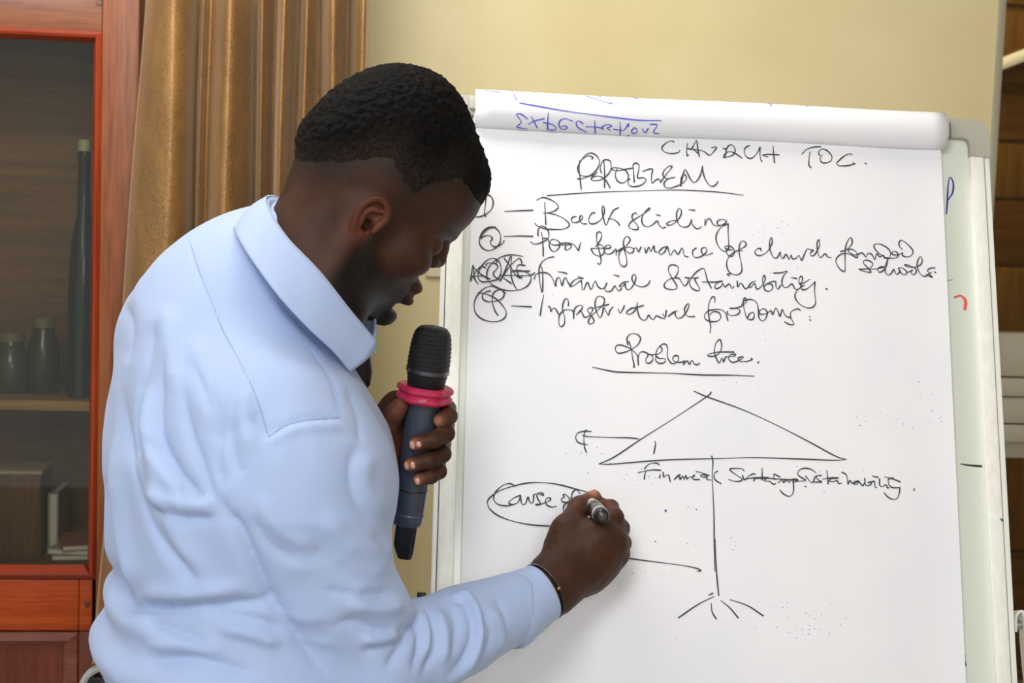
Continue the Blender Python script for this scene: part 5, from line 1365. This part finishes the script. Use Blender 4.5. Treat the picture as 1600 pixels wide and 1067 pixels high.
# trousers, belt and shoes
tv = Vol((-0.62, 1.15, 0.05), (0.15, 2.0, 1.02), 0.008)
tv.ell(hipc + UP * 0.02, (0.155, 0.155, 0.13), 0.0)
legs = []
for s in (-1, 1):
    h_ = hipc + TL * 0.09 * s - UP * 0.06; kn = h_ + TF * 0.03; kn[2] = 0.50; an = kn - TF * 0.01; an[2] = 0.10
    tv.chain([h_, kn, an], [0.098, 0.074, 0.062], 0.05); legs.append(an)
tv.F[:, :, :3] = np.where(True, 1.0, 0)
tp_, tq_ = tv.mesh(1)
nz = np.array([noise.noise(Vector((p[0] * 9, p[1] * 9, p[2] * 6))) * 0.004 for p in tp_])
npmesh('trousers', tp_ + vnormals(tp_, tq_) * nz[:, None], tq_, Mat('charcoal trousers', (34, 35, 42), 0.8).m, man)
for s, an in zip((-1, 1), legs):
    v = Vol((-0.12, -0.07, 0.0), (0.22, 0.07, 0.13), 0.005, np.array([TF, TL, UP]), np.array([an[0], an[1], 0.0]))
    v.ell((0.0, 0, 0.045), (0.055, 0.040, 0.045), 0.0, local=True)
    v.ell((0.09, 0, 0.030), (0.095, 0.045, 0.034), 0.03, local=True)
    v.cap((-0.01, 0, 0.06), (-0.01, 0, 0.105), 0.042, 0.040, 0.02, local=True)
    X, Y, Z = v.ax; v.F = np.maximum(v.F, 0.006 - Z[None, None, :]).astype(np.float32)
    p_, q_2 = v.mesh(1); sh = npmesh('shoe', p_, q_2, Mat('black leather', (14, 13, 13), 0.25).m, man)
    bm = bmesh.new(); 
    pr_ = [(-0.055, 0), (-0.045, 0.035), (0.0, 0.040), (0.09, 0.046), (0.16, 0.034), (0.188, 0.0)]
    loop = pr_ + [(x, -y) for x, y in pr_[1:-1][::-1]]
    a = [bm.verts.new(Vector(np.array([an[0], an[1], 0]) + TF * x + TL * y + UP * 0.0005)) for x, y in loop]; b = [bm.verts.new(Vector(np.array([an[0], an[1], 0]) + TF * x + TL * y + UP * 0.009)) for x, y in loop]
    n = len(loop); bm.faces.new(a[::-1]); bm.faces.new(b)
    for k in range(n): bm.faces.new((a[k], a[(k + 1) % n], b[(k + 1) % n], b[k]))
    frombm('sole', bm, BLACKPL, sh)

# ---- the microphone ---------------------------------------------------
mic = empty('microphone', at(636, 872, 1.58), 'black wireless microphone with a crimson ring, gripped in his left hand', 'microphone')
pxm = (818 - 560) / np.linalg.norm(MT - MBt)                      # px per metre along
def ml(py): return (560 - py) / pxm                              # distance along MD from MT
GR = Mat('grille', (22, 22, 23), 0.42, 0.3); _v = GR.n('ShaderNodeTexVoronoi'); _v.inputs['Scale'].default_value = 1100
GR.L.new(GR.coord(), _v.inputs['Vector']); GR.bump(_v.outputs['Distance'], 0.8, 0.0008)
bm = bmesh.new()
lathe(bm, [(ml(606), 0.0185), (ml(604), 0.0198), (ml(585), 0.0218), (ml(577), 0.0232), (ml(560), 0.0230), (ml(540), 0.0222), (ml(526), 0.0206), (ml(518), 0.0184), (ml(513), 0.0150), (ml(511), 0.0090), (ml(510.5), 0.001)], MT, MD, 40)
frombm('grille', bm, GR.m, mic, True)
for k in range(13):                                             # fine ribs of the grille
    y = 522 + k * 6.4
    if abs(y - 577) < 6: continue
    r = float(np.interp(y, [513, 518, 526, 540, 560, 577, 585, 604], [0.0150, 0.0184, 0.0206, 0.0222, 0.0230, 0.0232, 0.0218, 0.0198]))
    bm = bmesh.new(); pts = [MT + MD * ml(y + 3 * math.sin(2 * q) * 0) + (MX * math.cos(q) + MF * math.sin(q)) * r for q in np.linspace(0, 2 * math.pi, 41)]
    tube(bm, pts, 0.0006, 6, False); frombm('grille_rib', bm, GR.m, mic, True)
bm = bmesh.new(); lathe(bm, [(ml(581.5), 0.0226), (ml(581), 0.0238), (ml(575), 0.0239), (ml(574), 0.0228)], MT, MD, 40)
frombm('grille_band', bm, Mat('band', (110, 110, 112), 0.22, 0.9).m, mic, True)
PK = Mat('crimson rubber', (178, 36, 74), 0.4).m
bm = bmesh.new()
def lobed(t, r, amp_):
    return [MT + MD * t + (MX * math.cos(q) + MF * math.sin(q)) * (r + amp_ * math.cos(6 * q)) for q in np.linspace(0, 2 * math.pi, 72, endpoint=False)]
rg = [lobed(ml(602), 0.017, 0), lobed(ml(601), 0.0275, 0.0012), lobed(ml(604), 0.0298, 0.0014), lobed(ml(609), 0.0300, 0.0014), lobed(ml(612), 0.0275, 0.001), lobed(ml(614), 0.0272, 0.001), lobed(ml(617), 0.0296, 0.0014), lobed(ml(622), 0.0298, 0.0014), lobed(ml(626), 0.0272, 0.001), lobed(ml(627), 0.017, 0)]
rg = [[bm.verts.new(Vector(p)) for p in r] for r in rg]
for A, B_ in zip(rg, rg[1:]):
    for k in range(72): bm.faces.new((A[k], A[(k + 1) % 72], B_[(k + 1) % 72], B_[k]))
frombm('rubber_ring', bm, PK, mic, True, label='crimson rubber ring')
BAR = Mat('barrel', (62, 70, 84), 0.28, 0.2); BAR.b.inputs['Coat Weight'].default_value = 0.5
bm = bmesh.new()
lathe(bm, [(ml(606), 0.0190), (ml(630), 0.0195), (ml(640), 0.0188), (ml(760), 0.0180), (ml(764), 0.01785), (ml(800), 0.0176), (ml(814), 0.0172), (ml(818), 0.0160)][::-1], MT, MD, 40)
frombm('barrel', bm, BAR.m, mic, True)
bm = bmesh.new(); lathe(bm, [(ml(803), 0.0178), (ml(802), 0.0181), (ml(800), 0.0181), (ml(799), 0.0177)], MT, MD, 40); frombm('trim_ring', bm, Mat('grey ring', (92, 98, 110), 0.3, .5).m, mic, True)
bm = bmesh.new(); lathe(bm, [(ml(763), 0.0181), (ml(762), 0.01835), (ml(761), 0.0181)], MT, MD, 40); frombm('seam_ring', bm, BLACKPL, mic, True)
bm = bmesh.new()
e1, e2 = MX, MF
def sq(t, hx, hz, cx=0.0):
    return [bm.verts.new(Vector(MT + MD * t + e1 * (cx + hx * a) + e2 * hz * b)) for a, b in ((1, 0.6), (0.6, 1), (-0.6, 1), (-1, 0.6), (-1, -0.6), (-0.6, -1), (0.6, -1), (1, -0.6))]
rr = [sq(ml(816), 0.0118, 0.0118), sq(ml(850), 0.0114, 0.0112), sq(ml(862), 0.0096, 0.009, 0.0015), sq(ml(872), 0.0074, 0.007, 0.0025)]
for A, B_ in zip(rr, rr[1:]):
    for k in range(8): bm.faces.new((A[k], A[(k + 1) % 8], B_[(k + 1) % 8], B_[k]))
bm.faces.new(rr[0][::-1]); bm.faces.new(rr[-1])
frombm('antenna', bm, BLACKPL, mic)

# ---- the marker pen ---------------------------------------------------
pe = on(942, 807, 0.122); pt = on(910, 778, 0.0006)
PD = pt - pe; PLn = np.linalg.norm(PD); PD /= PLn
pen = empty('marker_pen', pt, 'black whiteboard marker held in his right hand against the sheet', 'pen')
bm = bmesh.new(); lathe(bm, [(0.012, 0.0088), (0.013, 0.0095), (0.080, 0.0092), (PLn - 0.030, 0.0088), (PLn - 0.026, 0.0060), (PLn - 0.010, 0.0045)], pe, PD, 28)
frombm('barrel', bm, Mat('pen barrel', (206, 202, 196), 0.3).m, pen, True)
bm = bmesh.new(); lathe(bm, [(0.0, 0.0060), (0.001, 0.0072), (0.003, 0.0084), (0.010, 0.0092), (0.030, 0.0099), (0.056, 0.0099), (0.057, 0.0092)], pe, PD, 28)
capo = frombm('cap', bm, Mat('pen cap', (34, 32, 32), 0.2).m, pen, True)
bm = bmesh.new(); lathe(bm, [(-0.0012, 0.001), (-0.0008, 0.0034), (0.0002, 0.0048), (0.001, 0.0050)], pe, PD, 24); frombm('end_plug', bm, Mat('plug', (70, 72, 70), 0.12).m, capo, True)
bm = bmesh.new(); lathe(bm, [(0.051, 0.0100), (0.052, 0.0104), (0.055, 0.0104), (0.056, 0.0100)], pe, PD, 28); frombm('cap_ring', bm, CHROME, capo, True)
bm = bmesh.new(); lathe(bm, [(PLn - 0.011, 0.0030), (PLn - 0.003, 0.0026), (PLn, 0.0016)], pe, PD, 12); frombm('nib', bm, DARKINK, pen, True)

# ---- chair behind the man --------------------------------------------
ch = empty('office_chair', at_y(150, 1180, 2.25) * np.array([1, 1, 0]), 'chrome framed chair behind the man at the lower left', 'chair')
c0 = at_y(156, 1041, 2.05); cz = c0[2]
chx = c0[0]
bm = bmesh.new()
Lx = 0.44; x0 = chx - 0.028; y0 = 2.05
pts = crom([(x0 - 0.006, y0 + 0.0, 0.02), (x0 - 0.004, y0, 0.44), (x0 - 0.001, y0, cz - 0.16), (x0, y0, cz - 0.08), (x0 + 0.004, y0, cz - 0.035), (x0 + 0.018, y0, cz - 0.008), (x0 + 0.045, y0, cz), (x0 + 0.12, y0, cz), (x0 + Lx - 0.12, y0, cz), (x0 + Lx - 0.045, y0, cz), (x0 + Lx - 0.018, y0, cz - 0.008), (x0 + Lx - 0.004, y0, cz - 0.035), (x0 + Lx, y0, cz - 0.08), (x0 + Lx, y0, cz - 0.16), (x0 + Lx + 0.004, y0, 0.44), (x0 + Lx + 0.006, y0, 0.02)], 6)
tube(bm, pts, 0.0085, 12); frombm('back_frame', bm, CHROME, ch, True)
BF = Mat('black fabric', (24, 22, 22), 0.9).m
box('backrest', (x0 + 0.012, y0 - 0.014, cz - 0.40), (x0 + Lx - 0.012, y0 + 0.014, cz - 0.014), BF, ch, 0.008)
box('seat', (x0 + 0.01, y0 + 0.02, 0.42), (x0 + Lx - 0.01, y0 + 0.46, 0.48), BF, ch, 0.02)
for sx in (x0 + 0.01, x0 + Lx - 0.01):
    bm = bmesh.new(); tube(bm, crom([(sx, y0, 0.405), (sx, y0 + 0.40, 0.405), (sx, y0 + 0.45, 0.38), (sx, y0 + 0.46, 0.0)], 5), 0.010, 10); frombm('leg', bm, CHROME, ch, True)
